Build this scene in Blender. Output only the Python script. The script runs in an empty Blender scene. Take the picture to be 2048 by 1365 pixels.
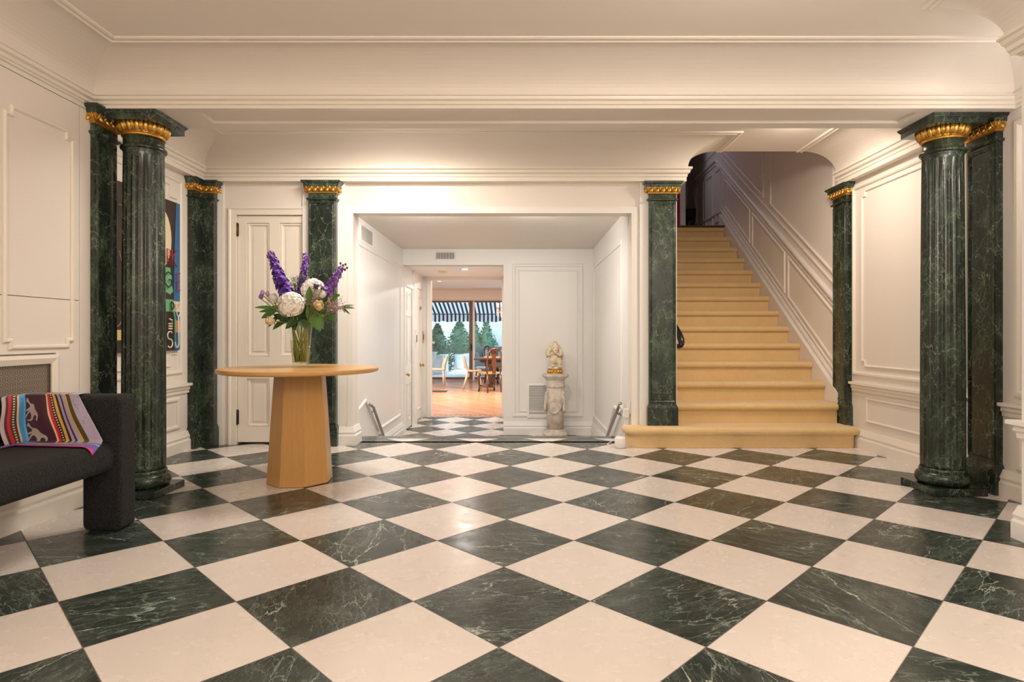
import bpy, bmesh, math, random
from mathutils import Vector, Matrix, Quaternion, noise
random.seed(7)
PI = math.pi
SC = bpy.context.scene
COL = SC.collection

# ------------------------------------------------------------------ camera
cam_d = bpy.data.cameras.new('camera')
cam = bpy.data.objects.new('camera', cam_d)
COL.objects.link(cam)
cam.location = (0, 0, 1.0)
cam.rotation_euler = (PI / 2, 0, 0)
cam_d.sensor_width = 36
cam_d.lens = 1200 / 2048 * 36
cam_d.shift_x = -16 / 2048
cam_d.shift_y = -12.5 / 2048
cam_d.clip_end = 200
SC.camera = cam

# ------------------------------------------------------------------ exposure, sky
vs = SC.view_settings
vs.view_transform = 'Standard'
vs.look = 'None'
vs.gamma = 1.0
vs.use_curve_mapping = False
vs.exposure = 0.0
world = bpy.data.worlds.new('sky')
SC.world = world
world.use_nodes = True
bg = world.node_tree.nodes['Background']
bg.inputs['Color'].default_value = (0.72, 0.88, 1.0, 1)
bg.inputs['Strength'].default_value = 4.0

# ------------------------------------------------------------------ lamps of the house and added unseen fills
def lamp(name, kind, loc, energy, color, size=0.15, rot=(0, 0, 0), spread=None, spot=None, blend=0.5):
    d = bpy.data.lights.new(name, kind)
    d.energy = energy
    d.color = color
    if kind == 'POINT':
        d.shadow_soft_size = size
    elif kind == 'SPOT':
        d.shadow_soft_size = size
        d.spot_size = spot
        d.spot_blend = blend
    else:
        d.shape = 'DISK'
        d.size = size
        if spread: d.spread = spread
    o = bpy.data.objects.new(name, d)
    COL.objects.link(o)
    o.location = loc
    o.rotation_euler = rot
    return o
WARM = (1.0, 0.85, 0.70)
SOFT = (1.0, 0.91, 0.80)
lamp('unseen_hall_light', 'POINT', (-0.9, -0.4, 2.12), 61, WARM, 0.22)
lamp('unseen_hall_light', 'POINT', (1.5, 0.3, 2.15), 72, SOFT, 0.22)
lamp('unseen_hall_light', 'POINT', (1.0, 2.2, 2.28), 9, SOFT, 0.16)  # unseen fill, added to brighten the right end of the beam
lamp('recess_lamp', 'POINT', (2.72, 3.0, 2.12), 5.0, (1.0, 0.93, 0.86), 0.07)
lamp('unseen_hall_light', 'POINT', (0.4, -1.8, 2.0), 46, WARM, 0.25)
lamp('hidden_bay_light', 'AREA', (-1.1, 4.42, 2.69), 42, SOFT, 0.7)
lamp('hidden_bay_light', 'AREA', (2.25, 4.66, 2.66), 26, WARM, 0.3, (math.radians(25), 0, 0))  # unseen, added behind the beam and tilted to lift the stair wall
lamp('vestibule_light', 'AREA', (-0.9, 5.64, 2.14), 13, (1.0, 0.94, 0.88), 0.10, (math.radians(50), 0, 0))
lamp('vestibule_light', 'AREA', (0.15, 5.64, 2.14), 13, (1.0, 0.94, 0.88), 0.10, (math.radians(50), 0, 0))
lamp('passage_downlight', 'AREA', (-0.82, 8.93, 1.93), 12, (1.0, 0.94, 0.86), 0.12)
lamp('dining_downlight', 'AREA', (-2.2, 13.0, 2.35), 170, (1.0, 0.93, 0.84), 0.5)
lamp('dining_downlight', 'AREA', (0.2, 13.5, 2.35), 170, (1.0, 0.93, 0.84), 0.5)
lamp('landing_light', 'AREA', (1.9, 9.3, 4.7), 6, (0.74, 0.82, 1.0), 0.6)

# ------------------------------------------------------------------ helpers
ORG = {}

def meta(o, label=None, cat=None, group=None, kind=None):
    if label: o['label'] = label
    if cat: o['category'] = cat
    if group: o['group'] = group
    if kind: o['kind'] = kind
    return o

def thing(name, label, cat, loc=(0, 0, 0), group=None):
    o = bpy.data.objects.new(name, None)
    COL.objects.link(o)
    o.location = loc
    o.empty_display_size = 0.1
    ORG[o.name] = Vector(loc)
    return meta(o, label, cat, group)

class MB:
    """collects shapes (in world metres) for ONE mesh object"""
    def __init__(s):
        s.v = []; s.f = []; s.sm = []
    def add(s, vs, fs, smooth=False):
        b = len(s.v)
        s.v += [tuple(p) for p in vs]
        s.f += [[i + b for i in f] for f in fs]
        s.sm += [smooth] * len(fs)
        return s
    def box(s, x0, x1, y0, y1, z0, z1):
        P = [(x, y, z) for z in (z0, z1) for y in (y0, y1) for x in (x0, x1)]
        return s.add(P, [(0, 2, 3, 1), (4, 5, 7, 6), (0, 1, 5, 4), (2, 6, 7, 3), (0, 4, 6, 2), (1, 3, 7, 5)])
    def fbox(s, F, u0, u1, z0, z1, n0, n1):
        P = [F(u, z, n) for n in (n0, n1) for z in (z0, z1) for u in (u0, u1)]
        return s.add(P, [(0, 2, 3, 1), (4, 5, 7, 6), (0, 1, 5, 4), (2, 6, 7, 3), (0, 4, 6, 2), (1, 3, 7, 5)])
    def prism(s, pts, d, smooth=False):
        """closed polygon pts extruded by vector d"""
        d = Vector(d); n = len(pts)
        P = [Vector(p) for p in pts]; P += [p + d for p in P]
        fs = [list(range(n))[::-1], list(range(n, 2 * n))]
        s.add(P, fs)
        b = len(s.v) - 2 * n
        for i in range(n):
            j = (i + 1) % n
            s.f.append([b + i, b + j, b + n + j, b + n + i]); s.sm.append(smooth)
        return s
    def lathe(s, prof, c=(0, 0, 0), n=32, smooth=True, cap=True, mod=None):
        """prof: (r, z) rows; mod(t, r, z) may change the radius round the turn"""
        P = []
        for r, z in prof:
            for k in range(n):
                a = 2 * PI * k / n
                rr = mod(k / n, r, z) if mod else r
                P.append((c[0] + rr * math.cos(a), c[1] + rr * math.sin(a), c[2] + z))
        fs = []
        for i in range(len(prof) - 1):
            for k in range(n):
                k2 = (k + 1) % n
                fs.append((i * n + k, i * n + k2, (i + 1) * n + k2, (i + 1) * n + k))
        s.add(P, fs, smooth)
        if cap:
            b = len(s.v) - len(P)
            s.f.append([b + k for k in range(n)][::-1]); s.sm.append(False)
            m = b + (len(prof) - 1) * n
            s.f.append([m + k for k in range(n)]); s.sm.append(False)
        return s
    def tube(s, pts, r, n=8, cap=True, flat=None):
        pts = [Vector(p) for p in pts]
        m = len(pts)
        R = r if isinstance(r, (list, tuple)) else [r] * m
        P = []; ref = None
        for i in range(m):
            t = (pts[min(i + 1, m - 1)] - pts[max(i - 1, 0)])
            if t.length < 1e-9: t = Vector((0, 0, 1))
            t.normalize()
            if ref is None:
                ref = Vector((0, 0, 1)) if abs(t.z) < 0.9 else Vector((1, 0, 0))
            a = (ref - t * ref.dot(t))
            if a.length < 1e-6: a = t.orthogonal()
            a.normalize(); ref = a
            b = t.cross(a)
            for k in range(n):
                an = 2 * PI * k / n
                P.append(pts[i] + a * math.cos(an) * R[i] + b * math.sin(an) * R[i] * (flat or 1))
        fs = []
        for i in range(m - 1):
            for k in range(n):
                k2 = (k + 1) % n
                fs.append((i * n + k, i * n + k2, (i + 1) * n + k2, (i + 1) * n + k))
        if cap:
            fs.append(list(range(n))[::-1]); fs.append([(m - 1) * n + k for k in range(n)])
        return s.add(P, fs, True)
    def ball(s, c, r, n=12, m=8, rot=None):
        rx, ry, rz = r if isinstance(r, (list, tuple)) else (r, r, r)
        P = []; fs = []
        c = Vector(c)
        for i in range(m + 1):
            th = PI * i / m
            for k in range(n):
                a = 2 * PI * k / n
                q = Vector((rx * math.sin(th) * math.cos(a), ry * math.sin(th) * math.sin(a), rz * math.cos(th)))
                if rot is not None: q = rot @ q
                P.append(c + q)
        for i in range(m):
            for k in range(n):
                k2 = (k + 1) % n
                fs.append((i * n + k, (i + 1) * n + k, (i + 1) * n + k2, i * n + k2))
        return s.add(P, fs, True)
    def sweep(s, path, prof, N, closed=False, smooth=False):
        """profile (a, b) carried along a plane path: a to the left of travel about N, b along N; mitred corners"""
        path = [Vector(p) for p in path]; N = Vector(N).normalized()
        m = len(path); q = len(prof); P = []
        for i in range(m):
            d1 = path[i] - path[i - 1] if (closed or i > 0) else None
            d2 = path[(i + 1) % m] - path[i] if (closed or i < m - 1) else None
            n1 = N.cross(d1).normalized() if d1 is not None else None
            n2 = N.cross(d2).normalized() if d2 is not None else None
            if n1 is None: nn = n2
            elif n2 is None: nn = n1
            else:
                k = 1 + n1.dot(n2)
                nn = (n1 + n2) / max(k, 0.15)
            for a, b in prof:
                P.append(path[i] + nn * a + N * b)
        fs = []
        for i in range(m if closed else m - 1):
            j = (i + 1) % m
            for k in range(q):
                k2 = (k + 1) % q
                fs.append((i * q + k, j * q + k, j * q + k2, i * q + k2))
        if not closed:
            fs.append(list(range(q))); fs.append([(m - 1) * q + k for k in range(q)][::-1])
        return s.add(P, fs, smooth)
    def stack(s, poly, layers, w=None, base=(0, 0, 0)):
        """plan polygon grown outwards layer by layer: layers (z, offset); w = per-edge share of the offset"""
        n = len(poly)
        ar = sum(poly[i][0] * poly[(i + 1) % n][1] - poly[(i + 1) % n][0] * poly[i][1] for i in range(n))
        sg = 1 if ar > 0 else -1
        w = w or [1] * n
        def off(o):
            L = []
            for i in range(n):
                p = Vector(poly[i]); e = Vector(poly[(i + 1) % n]) - p
                e.normalize(); nn = Vector((e.y, -e.x)) * sg
                L.append((p + nn * o * w[i], e))
            R = []
            for i in range(n):
                p1, e1 = L[i - 1]; p2, e2 = L[i]
                dn = e1.x * e2.y - e1.y * e2.x
                if abs(dn) < 1e-6: R.append(p2)
                else:
                    t = ((p2.x - p1.x) * e2.y - (p2.y - p1.y) * e2.x) / dn
                    R.append(p1 + e1 * t)
            return R
        P = []
        for z, o in layers:
            P += [(base[0] + q.x, base[1] + q.y, base[2] + z) for q in off(o)]
        fs = [list(range(n))]
        for i in range(len(layers) - 1):
            for k in range(n):
                k2 = (k + 1) % n
                fs.append((i * n + k, i * n + k2, (i + 1) * n + k2, (i + 1) * n + k))
        fs.append([(len(layers) - 1) * n + k for k in range(n)])
        return s.add(P, fs)
    def build(s, name, mat, parent=None, bevel=0, seg=2, subd=0, recalc=True, smooth=None):
        me = bpy.data.meshes.new(name)
        o3 = ORG.get(parent.name, Vector()) if parent else Vector()
        me.from_pydata([Vector(p) - o3 for p in s.v], [], s.f)
        me.polygons.foreach_set('use_smooth', s.sm if smooth is None else [smooth] * len(s.f))
        if recalc:
            b = bmesh.new(); b.from_mesh(me)
            bmesh.ops.recalc_face_normals(b, faces=b.faces)
            b.to_mesh(me); b.free()
        me.update()
        o = bpy.data.objects.new(name, me)
        COL.objects.link(o)
        if mat:
            for m in (mat if isinstance(mat, list) else [mat]): me.materials.append(m)
        if parent: o.parent = parent
        ORG[o.name] = o3
        if bevel:
            m = o.modifiers.new('bevel', 'BEVEL'); m.width = bevel; m.segments = seg; m.limit_method = 'ANGLE'
            m.angle_limit = math.radians(40)
        if subd:
            m = o.modifiers.new('subd', 'SUBSURF'); m.levels = subd; m.render_levels = subd
        return o

def struct(name, mb, mat, parent=None, **k):
    o = mb.build(name, mat, parent, **k)
    if not parent: o['kind'] = 'structure'
    return o

# ------------------------------------------------------------------ materials
class NT:
    def __init__(s, name):
        s.m = bpy.data.materials.new(name); s.m.use_nodes = True
        s.t = s.m.node_tree
        s.b = s.t.nodes['Principled BSDF']
        s.out = s.t.nodes['Material Output']
    def n(s, typ, **k):
        nd = s.t.nodes.new(typ)
        for a, v in k.items(): setattr(nd, a, v)
        return nd
    def l(s, a, b): s.t.links.new(a, b)
    def set(s, nd, key, v):
        if hasattr(v, 'is_linked'): s.l(v, nd.inputs[key])
        else: nd.inputs[key].default_value = v
    def math(s, op, a, b=0.0, c=None, clamp=False):
        nd = s.n('ShaderNodeMath', operation=op, use_clamp=clamp)
        s.set(nd, 0, a); s.set(nd, 1, b)
        if c is not None: s.set(nd, 2, c)
        return nd.outputs[0]
    def vmath(s, op, a, b=(0, 0, 0), scale=None):
        nd = s.n('ShaderNodeVectorMath', operation=op)
        s.set(nd, 0, a); s.set(nd, 1, b)
        if scale is not None: s.set(nd, 'Scale', scale)
        return nd.outputs[0]
    def coord(s, which='Object'):
        return s.n('ShaderNodeTexCoord').outputs[which]
    def noise(s, vec, scale, detail=4, rough=0.55, dist=0.0, out='Fac'):
        nd = s.n('ShaderNodeTexNoise'); s.l(vec, nd.inputs['Vector'])
        nd.inputs['Scale'].default_value = scale; nd.inputs['Detail'].default_value = detail
        nd.inputs['Roughness'].default_value = rough; nd.inputs['Distortion'].default_value = dist
        return nd.outputs[out]
    def mapr(s, v, a, b, c=0.0, d=1.0, smooth=True):
        nd = s.n('ShaderNodeMapRange'); nd.interpolation_type = 'SMOOTHSTEP' if smooth else 'LINEAR'
        s.set(nd, 0, v)
        for i, x in enumerate((a, b, c, d)): nd.inputs[i + 1].default_value = x
        return nd.outputs[0]
    def mix(s, f, a, b, mode='MIX'):
        nd = s.n('ShaderNodeMix', data_type='RGBA', blend_type=mode)
        s.set(nd, 0, f)
        for i, x in ((6, a), (7, b)):
            if hasattr(x, 'is_linked'): s.l(x, nd.inputs[i])
            else: nd.inputs[i].default_value = (*x, 1) if len(x) == 3 else x
        return nd.outputs[2]
    def ramp(s, f, stops, const=False):
        nd = s.n('ShaderNodeValToRGB'); s.l(f, nd.inputs[0])
        cr = nd.color_ramp
        if const: cr.interpolation = 'CONSTANT'
        while len(cr.elements) < len(stops): cr.elements.new(0.5)
        for e, (p, c) in zip(cr.elements, stops):
            e.position = p; e.color = (*c, 1)
        return nd.outputs[0]
    def veins(s, vec, scale, thick, distort, mask_scale=2.0, lo=0.42, hi=0.6):
        """thin meandering lines: Voronoi cell borders bent by noise, fading in and out"""
        w = s.noise(vec, scale * 0.8, 6, 0.62, out='Color')
        w = s.vmath('SUBTRACT', w, (0.5, 0.5, 0.5))
        v2 = s.vmath('ADD', vec, s.vmath('SCALE', w, scale=distort))
        vo = s.n('ShaderNodeTexVoronoi', feature='DISTANCE_TO_EDGE'); s.l(v2, vo.inputs['Vector'])
        vo.inputs['Scale'].default_value = scale
        line = s.mapr(vo.outputs[0], 0.0, thick, 1.0, 0.0)
        mask = s.mapr(s.noise(vec, mask_scale, 3), lo, hi)
        return s.math('MULTIPLY', line, mask)
    def bump(s, h, strength=0.2, dist=0.01):
        nd = s.n('ShaderNodeBump'); s.l(h, nd.inputs['Height'])
        nd.inputs['Strength'].default_value = strength; nd.inputs['Distance'].default_value = dist
        s.l(nd.outputs[0], s.b.inputs['Normal'])
    def fin(s, color=None, rough=0.5, metal=0.0, **k):
        if color is not None:
            if hasattr(color, 'is_linked'): s.l(color, s.b.inputs['Base Color'])
            else: s.b.inputs['Base Color'].default_value = (*color, 1)
        s.set(s.b, 'Roughness', rough); s.set(s.b, 'Metallic', metal)
        for a, v in k.items(): s.set(s.b, a.replace('_', ' '), v)
        return s.m

def srgb(r, g, b):
    f = lambda c: ((c / 255 + 0.055) / 1.055) ** 2.4 if c > 10 else c / 255 / 12.92
    return (f(r), f(g), f(b))

def plain(name, c, rough=0.5, metal=0.0, var=0.06, scale=6, bump=0.0, **k):
    t = NT(name); co = t.coord()
    n = t.noise(co, scale, 4)
    a = tuple(x * (1 - var) for x in c); b = tuple(min(1, x * (1 + var)) for x in c)
    if bump: t.bump(t.noise(co, scale * 6, 3), bump, 0.005)
    return t.fin(t.mix(n, a, b), rough, metal, **k)

M = {}
M['wall'] = plain('cream_paint', (0.80, 0.735, 0.675), 0.42, var=0.025, scale=2.0, bump=0.04)
M['trim'] = plain('cream_trim_paint', (0.82, 0.76, 0.675), 0.36, var=0.02, scale=3.0)
M['ceil'] = plain('ceiling_paint', (0.81, 0.745, 0.675), 0.55, var=0.02, scale=1.5)
M['white'] = plain('white_paint', (0.85, 0.825, 0.79), 0.38, var=0.02, scale=2.0)
M['gap_shade'] = plain('painted_gap_shade', (0.02, 0.018, 0.016), 0.8)  # near-black colour painted for the shade behind grilles and louvres
M['gold'] = None

def green_marble(name, seed=0.0, light=1.0):
    t = NT(name)
    oi = t.n('ShaderNodeObjectInfo')
    co = t.vmath('ADD', t.coord(), t.vmath('SCALE', oi.outputs['Location'], scale=1.7))
    co = t.vmath('ADD', co, (seed, seed * 2, 0))
    st = t.n('ShaderNodeMapping'); t.l(co, st.inputs[0]); st.inputs['Scale'].default_value = (1.3, 1.3, 0.75)
    co = st.outputs[0]
    base = t.ramp(t.noise(co, 5.0, 6, 0.62, 0.6), [(0.30, (0.006 * light, 0.009 * light, 0.0075 * light)), (0.52, (0.015 * light, 0.027 * light, 0.019 * light)),
                                                  (0.74, (0.058 * light, 0.095 * light, 0.058 * light))])
    v1 = t.veins(co, 7.0, 0.0115, 0.24, 3.5, 0.39, 0.56)
    v2 = t.veins(co, 14.0, 0.022, 0.13, 5.0, 0.38, 0.56)
    v3 = t.veins(co, 30.0, 0.080, 0.08, 6.0, 0.46, 0.68)
    v4 = t.veins(co, 4.0, 0.10, 0.40, 2.5, 0.48, 0.66)
    c = t.mix(t.math('MULTIPLY', v4, 0.5), base, (0.058, 0.085, 0.054))
    c = t.mix(t.math('MULTIPLY', v3, 0.42), c, (0.11, 0.15, 0.095))
    c = t.mix(t.math('MULTIPLY', v2, 0.65), c, (0.22, 0.28, 0.18))
    c = t.mix(t.math('MULTIPLY', v1, 0.75), c, (0.36, 0.42, 0.29))
    return t.fin(c, 0.27, Coat_Weight=0.15, Coat_Roughness=0.12)
M['marble'] = green_marble('green_marbled_paint')
M['marble_pale'] = green_marble('pale_green_marbled_paint', 3.3, 1.25)

def gold():
    t = NT('antique_gold_leaf'); co = t.coord()
    c = t.mix(t.noise(co, 30, 4), (0.55, 0.30, 0.055), (0.78, 0.48, 0.13))
    return t.fin(c, 0.34, 0.85)
M['gold'] = gold()
M['brass'] = plain('aged_brass', (0.55, 0.36, 0.12), 0.3, 0.9)
M['bronze'] = plain('dark_bronze', (0.16, 0.09, 0.035), 0.4, 0.7)

def floor_tiles(name):
    """diagonal chequer of cream and green marble, one stone per tile"""
    t = NT(name)
    co = t.coord()
    mp = t.n('ShaderNodeMapping', vector_type='TEXTURE')
    t.l(co, mp.inputs[0])
    mp.inputs['Location'].default_value = (-0.0675, 1.918, 0)
    mp.inputs['Rotation'].default_value = (0, 0, 0.0029 + PI / 4)
    s_ = 0.33176 * math.sqrt(2)
    mp.inputs['Scale'].default_value = (s_, s_, s_)
    sx = t.n('ShaderNodeSeparateXYZ'); t.l(mp.outputs[0], sx.inputs[0])
    a, b = sx.outputs[0], sx.outputs[1]
    fa, fb = t.math('FLOOR', a), t.math('FLOOR', b)
    par = t.math('FLOORED_MODULO', t.math('ADD', fa, fb), 2.0)          # 0 = green, 1 = cream
    ra, rb = t.math('SUBTRACT', a, fa), t.math('SUBTRACT', b, fb)
    ea = t.math('MINIMUM', ra, t.math('SUBTRACT', 1.0, ra)); eb = t.math('MINIMUM', rb, t.math('SUBTRACT', 1.0, rb))
    ed = t.math('MINIMUM', ea, eb)
    grout = t.mapr(ed, 0.0035, 0.0065, 1.0, 0.0, smooth=False)
    cell = t.n('ShaderNodeCombineXYZ'); t.l(fa, cell.inputs[0]); t.l(fb, cell.inputs[1])
    wn = t.n('ShaderNodeTexWhiteNoise', noise_dimensions='3D'); t.l(cell.outputs[0], wn.inputs['Vector'])
    r1 = wn.outputs['Value']
    offs = t.vmath('SCALE', wn.outputs['Color'], scale=37.0)
    loc = t.n('ShaderNodeCombineXYZ'); t.l(ra, loc.inputs[0]); t.l(rb, loc.inputs[1])
    vr = t.n('ShaderNodeVectorRotate', rotation_type='Z_AXIS'); t.l(loc.outputs[0], vr.inputs['Vector'])
    t.l(t.math('MULTIPLY', r1, 6.283), vr.inputs['Angle'])
    st = t.n('ShaderNodeMapping'); t.l(vr.outputs[0], st.inputs[0]); st.inputs['Scale'].default_value = (0.38, 1.25, 1)
    p = t.vmath('ADD', st.outputs[0], offs)
    base = t.ramp(t.noise(p, 3.2, 7, 0.68, 1.2), [(0.25, (0.010, 0.013, 0.011)), (0.5, (0.026, 0.036, 0.030)), (0.75, (0.072, 0.092, 0.076))])
    v1 = t.veins(p, 5.0, 0.022, 0.28, 2.0, 0.46, 0.62)
    v2 = t.veins(p, 11.0, 0.040, 0.16, 2.4, 0.40, 0.60)
    v4 = t.veins(p, 24.0, 0.080, 0.08, 3.0, 0.40, 0.60)
    v3 = t.veins(p, 2.0, 0.012, 0.55, 1.5, 0.46, 0.6)
    g = t.mix(t.math('MULTIPLY', v4, 0.42), base, (0.15, 0.19, 0.16))
    g = t.mix(t.math('MULTIPLY', v2, 0.50), g, (0.22, 0.28, 0.23))
    g = t.mix(t.math('MULTIPLY', v1, 0.65), g, (0.34, 0.41, 0.35))
    g = t.mix(t.math('MULTIPLY', v3, 0.80), g, (0.52, 0.58, 0.52))
    pc = t.vmath('ADD', loc.outputs[0], offs)
    cr = t.mix(t.noise(pc, 1.3, 3, 0.5), (0.675, 0.605, 0.56), (0.735, 0.68, 0.645))
    tone = t.mapr(r1, 0, 1, 0.93, 1.04, smooth=False)
    cv = t.veins(pc, 2.6, 0.006, 0.13, 1.6, 0.52, 0.66)
    cr = t.mix(t.math('MULTIPLY', cv, 0.45), cr, (0.40, 0.24, 0.13))
    vm = t.n('ShaderNodeVectorMath', operation='SCALE'); t.l(cr, vm.inputs[0]); t.l(tone, vm.inputs['Scale'])
    cr = vm.outputs[0]
    c = t.mix(par, g, cr)
    c = t.mix(t.math('MULTIPLY', grout, 0.8), c, (0.06, 0.05, 0.04))
    ro = t.math('ADD', t.mapr(t.noise(co, 9, 4), 0.3, 0.7, 0.21, 0.30), t.math('MULTIPLY', grout, 0.4))
    wob = t.noise(co, 2.2, 2)
    t.bump(t.math('SUBTRACT', t.math('MULTIPLY', wob, 0.25), t.math('MULTIPLY', grout, 0.5)), 0.10, 0.006)
    return t.fin(c, ro)
M['floor'] = floor_tiles('chequered_marble_tiles')

def border():
    t = NT('grey_green_marble_border'); co = t.coord()
    base = t.ramp(t.noise(co, 5, 6, 0.65, 1.0), [(0.3, (0.018, 0.022, 0.019)), (0.7, (0.065, 0.078, 0.068))])
    v = t.veins(co, 8, 0.03, 0.2)
    return t.fin(t.mix(t.math('MULTIPLY', v, 0.5), base, (0.3, 0.35, 0.3)), 0.18)
M['border'] = border()

def carpet():
    t = NT('golden_carpet'); co = t.coord()
    n = t.noise(co, 7, 5, 0.6)
    f = t.noise(co, 220, 2, 0.6)
    c = t.mix(n, (0.62, 0.415, 0.18), (0.72, 0.51, 0.25))
    c = t.mix(t.mapr(f, 0.3, 0.7), c, t.mix(n, (0.68, 0.47, 0.22), (0.80, 0.58, 0.31)))
    t.bump(t.math('ADD', f, t.math('MULTIPLY', t.noise(co, 28, 3), 1.5)), 0.5, 0.006)
    return t.fin(c, 0.95, Sheen_Weight=0.25)
M['carpet'] = carpet()

def boucle():
    t = NT('charcoal_boucle'); co = t.coord()
    vo = t.n('ShaderNodeTexVoronoi'); t.l(co, vo.inputs['Vector']); vo.inputs['Scale'].default_value = 170
    n = t.noise(co, 80, 4, 0.7)
    c = t.mix(t.mapr(vo.outputs[0], 0.1, 0.6), (0.019, 0.0185, 0.0195), (0.0035, 0.0035, 0.004))
    t.bump(t.math('SUBTRACT', n, vo.outputs[0]), 1.0, 0.012)
    return t.fin(c, 0.9, Sheen_Weight=0.04)
M['boucle'] = boucle()

def wood(name, a, b, rough=0.4, scale=(2, 2, 22), axis=2):
    t = NT(name); co = t.coord()
    mp = t.n('ShaderNodeMapping'); t.l(co, mp.inputs[0])
    sc = [22, 22, 22]; sc[axis] = 1.6
    mp.inputs['Scale'].default_value = sc
    n = t.noise(mp.outputs[0], 2.0, 6, 0.6, 0.6)
    f = t.noise(mp.outputs[0], 9.0, 3, 0.6)
    c = t.mix(n, a, b)
    c = t.mix(t.math('MULTIPLY', t.mapr(f, 0.55, 0.75), 0.25), c, tuple(x * 0.6 for x in a))
    return t.fin(c, rough)
M['oak'] = wood('honey_oak', (0.46, 0.235, 0.065), (0.60, 0.335, 0.11), 0.34)
M['oak_top'] = wood('honey_oak_top', (0.50, 0.265, 0.08), (0.63, 0.36, 0.125), 0.30, axis=0)
M['pale_wood'] = wood('pale_beech', (0.68, 0.42, 0.25), (0.78, 0.52, 0.33), 0.4)
M['cream_wood'] = wood('cream_painted_wood', (0.78, 0.68, 0.52), (0.85, 0.75, 0.6), 0.45)
M['dark_wood'] = wood('dark_walnut', (0.045, 0.016, 0.008), (0.10, 0.036, 0.016), 0.3)
M['brown_wood'] = wood('red_mahogany', (0.085, 0.028, 0.014), (0.15, 0.05, 0.024), 0.3)
M['black'] = plain('glossy_black_paint', (0.010, 0.008, 0.012), 0.22)
M['black_matte'] = plain('black_paint', (0.012, 0.011, 0.012), 0.5)
M['steel'] = plain('brushed_steel', (0.42, 0.40, 0.37), 0.4, 0.8)
M['plastic'] = plain('white_plastic', (0.80, 0.77, 0.74), 0.35)

def parquet():
    t = NT('orange_parquet'); co = t.coord()
    br = t.n('ShaderNodeTexBrick'); 
    vr = t.n('ShaderNodeVectorRotate', rotation_type='Z_AXIS'); t.l(co, vr.inputs['Vector']); vr.inputs['Angle'].default_value = 0.9
    t.l(vr.outputs[0], br.inputs['Vector'])
    br.inputs['Color1'].default_value = (0.50, 0.24, 0.115, 1); br.inputs['Color2'].default_value = (0.62, 0.32, 0.16, 1)
    br.inputs['Mortar'].default_value = (0.30, 0.11, 0.05, 1); br.inputs['Scale'].default_value = 1.0
    br.inputs['Mortar Size'].default_value = 0.004; br.inputs['Brick Width'].default_value = 0.75; br.inputs['Row Height'].default_value = 0.12
    return t.fin(br.outputs[0], 0.24)
M['parquet'] = parquet()

def stone(name, a, b, rough=0.75, scale=12, bump=0.3):
    t = NT(name); co = t.coord()
    n = t.noise(co, scale, 6, 0.65); m = t.noise(co, scale * 0.4, 4, 0.6, 0.8)
    c = t.mix(t.mapr(n, 0.35, 0.65), a, b)
    c = t.mix(t.math('MULTIPLY', t.mapr(m, 0.55, 0.75), 0.35), c, tuple(x * 0.55 for x in a))
    t.bump(n, bump, 0.004)
    return t.fin(c, rough)
M['plaster_stone'] = stone('weathered_pale_stone', (0.50, 0.43, 0.355), (0.70, 0.62, 0.53))
M['ivory'] = stone('ivory_stone', (0.66, 0.52, 0.34), (0.82, 0.72, 0.55), 0.5, 20, 0.15)
M['paving'] = stone('white_paving', (0.80, 0.81, 0.82), (0.9, 0.91, 0.92), 0.8, 3, 0.05)
M['garden_wall'] = stone('grey_garden_render', (0.58, 0.60, 0.61), (0.70, 0.72, 0.73), 0.85, 4, 0.1)

def leafmat(name, a, b, rough=0.4):
    t = NT(name); co = t.coord()
    return t.fin(t.mix(t.noise(co, 25, 3), a, b), rough)
M['leaf'] = leafmat('glossy_green_leaf', (0.035, 0.10, 0.012), (0.085, 0.20, 0.028))
M['leaf_dark'] = leafmat('dark_green_leaf', (0.018, 0.055, 0.012), (0.045, 0.11, 0.022))
M['leaf_grey'] = leafmat('grey_green_leaf', (0.09, 0.12, 0.06), (0.16, 0.20, 0.11), 0.5)
M['stem'] = leafmat('pale_green_stem', (0.17, 0.20, 0.045), (0.32, 0.34, 0.10), 0.5)
M['garden_leaf'] = leafmat('blue_green_foliage', (0.03, 0.10, 0.055), (0.10, 0.22, 0.13), 0.6)
M['purple'] = leafmat('violet_petal', (0.075, 0.02, 0.28), (0.22, 0.075, 0.48), 0.55)
M['mauve'] = leafmat('mauve_petal', (0.17, 0.05, 0.34), (0.33, 0.14, 0.50), 0.55)
M['lilac'] = leafmat('pale_lilac_petal', (0.38, 0.24, 0.46), (0.55, 0.38, 0.6), 0.55)
M['white_petal'] = leafmat('white_petal', (0.86, 0.82, 0.74), (0.93, 0.91, 0.87), 0.6)
M['cream_petal'] = leafmat('cream_petal', (0.80, 0.62, 0.36), (0.88, 0.76, 0.54), 0.5)
M['dusky'] = leafmat('dusky_pink_sprig', (0.36, 0.24, 0.25), (0.55, 0.42, 0.40), 0.7)
M['thistle'] = leafmat('dark_thistle', (0.045, 0.03, 0.06), (0.10, 0.07, 0.12), 0.6)

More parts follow.
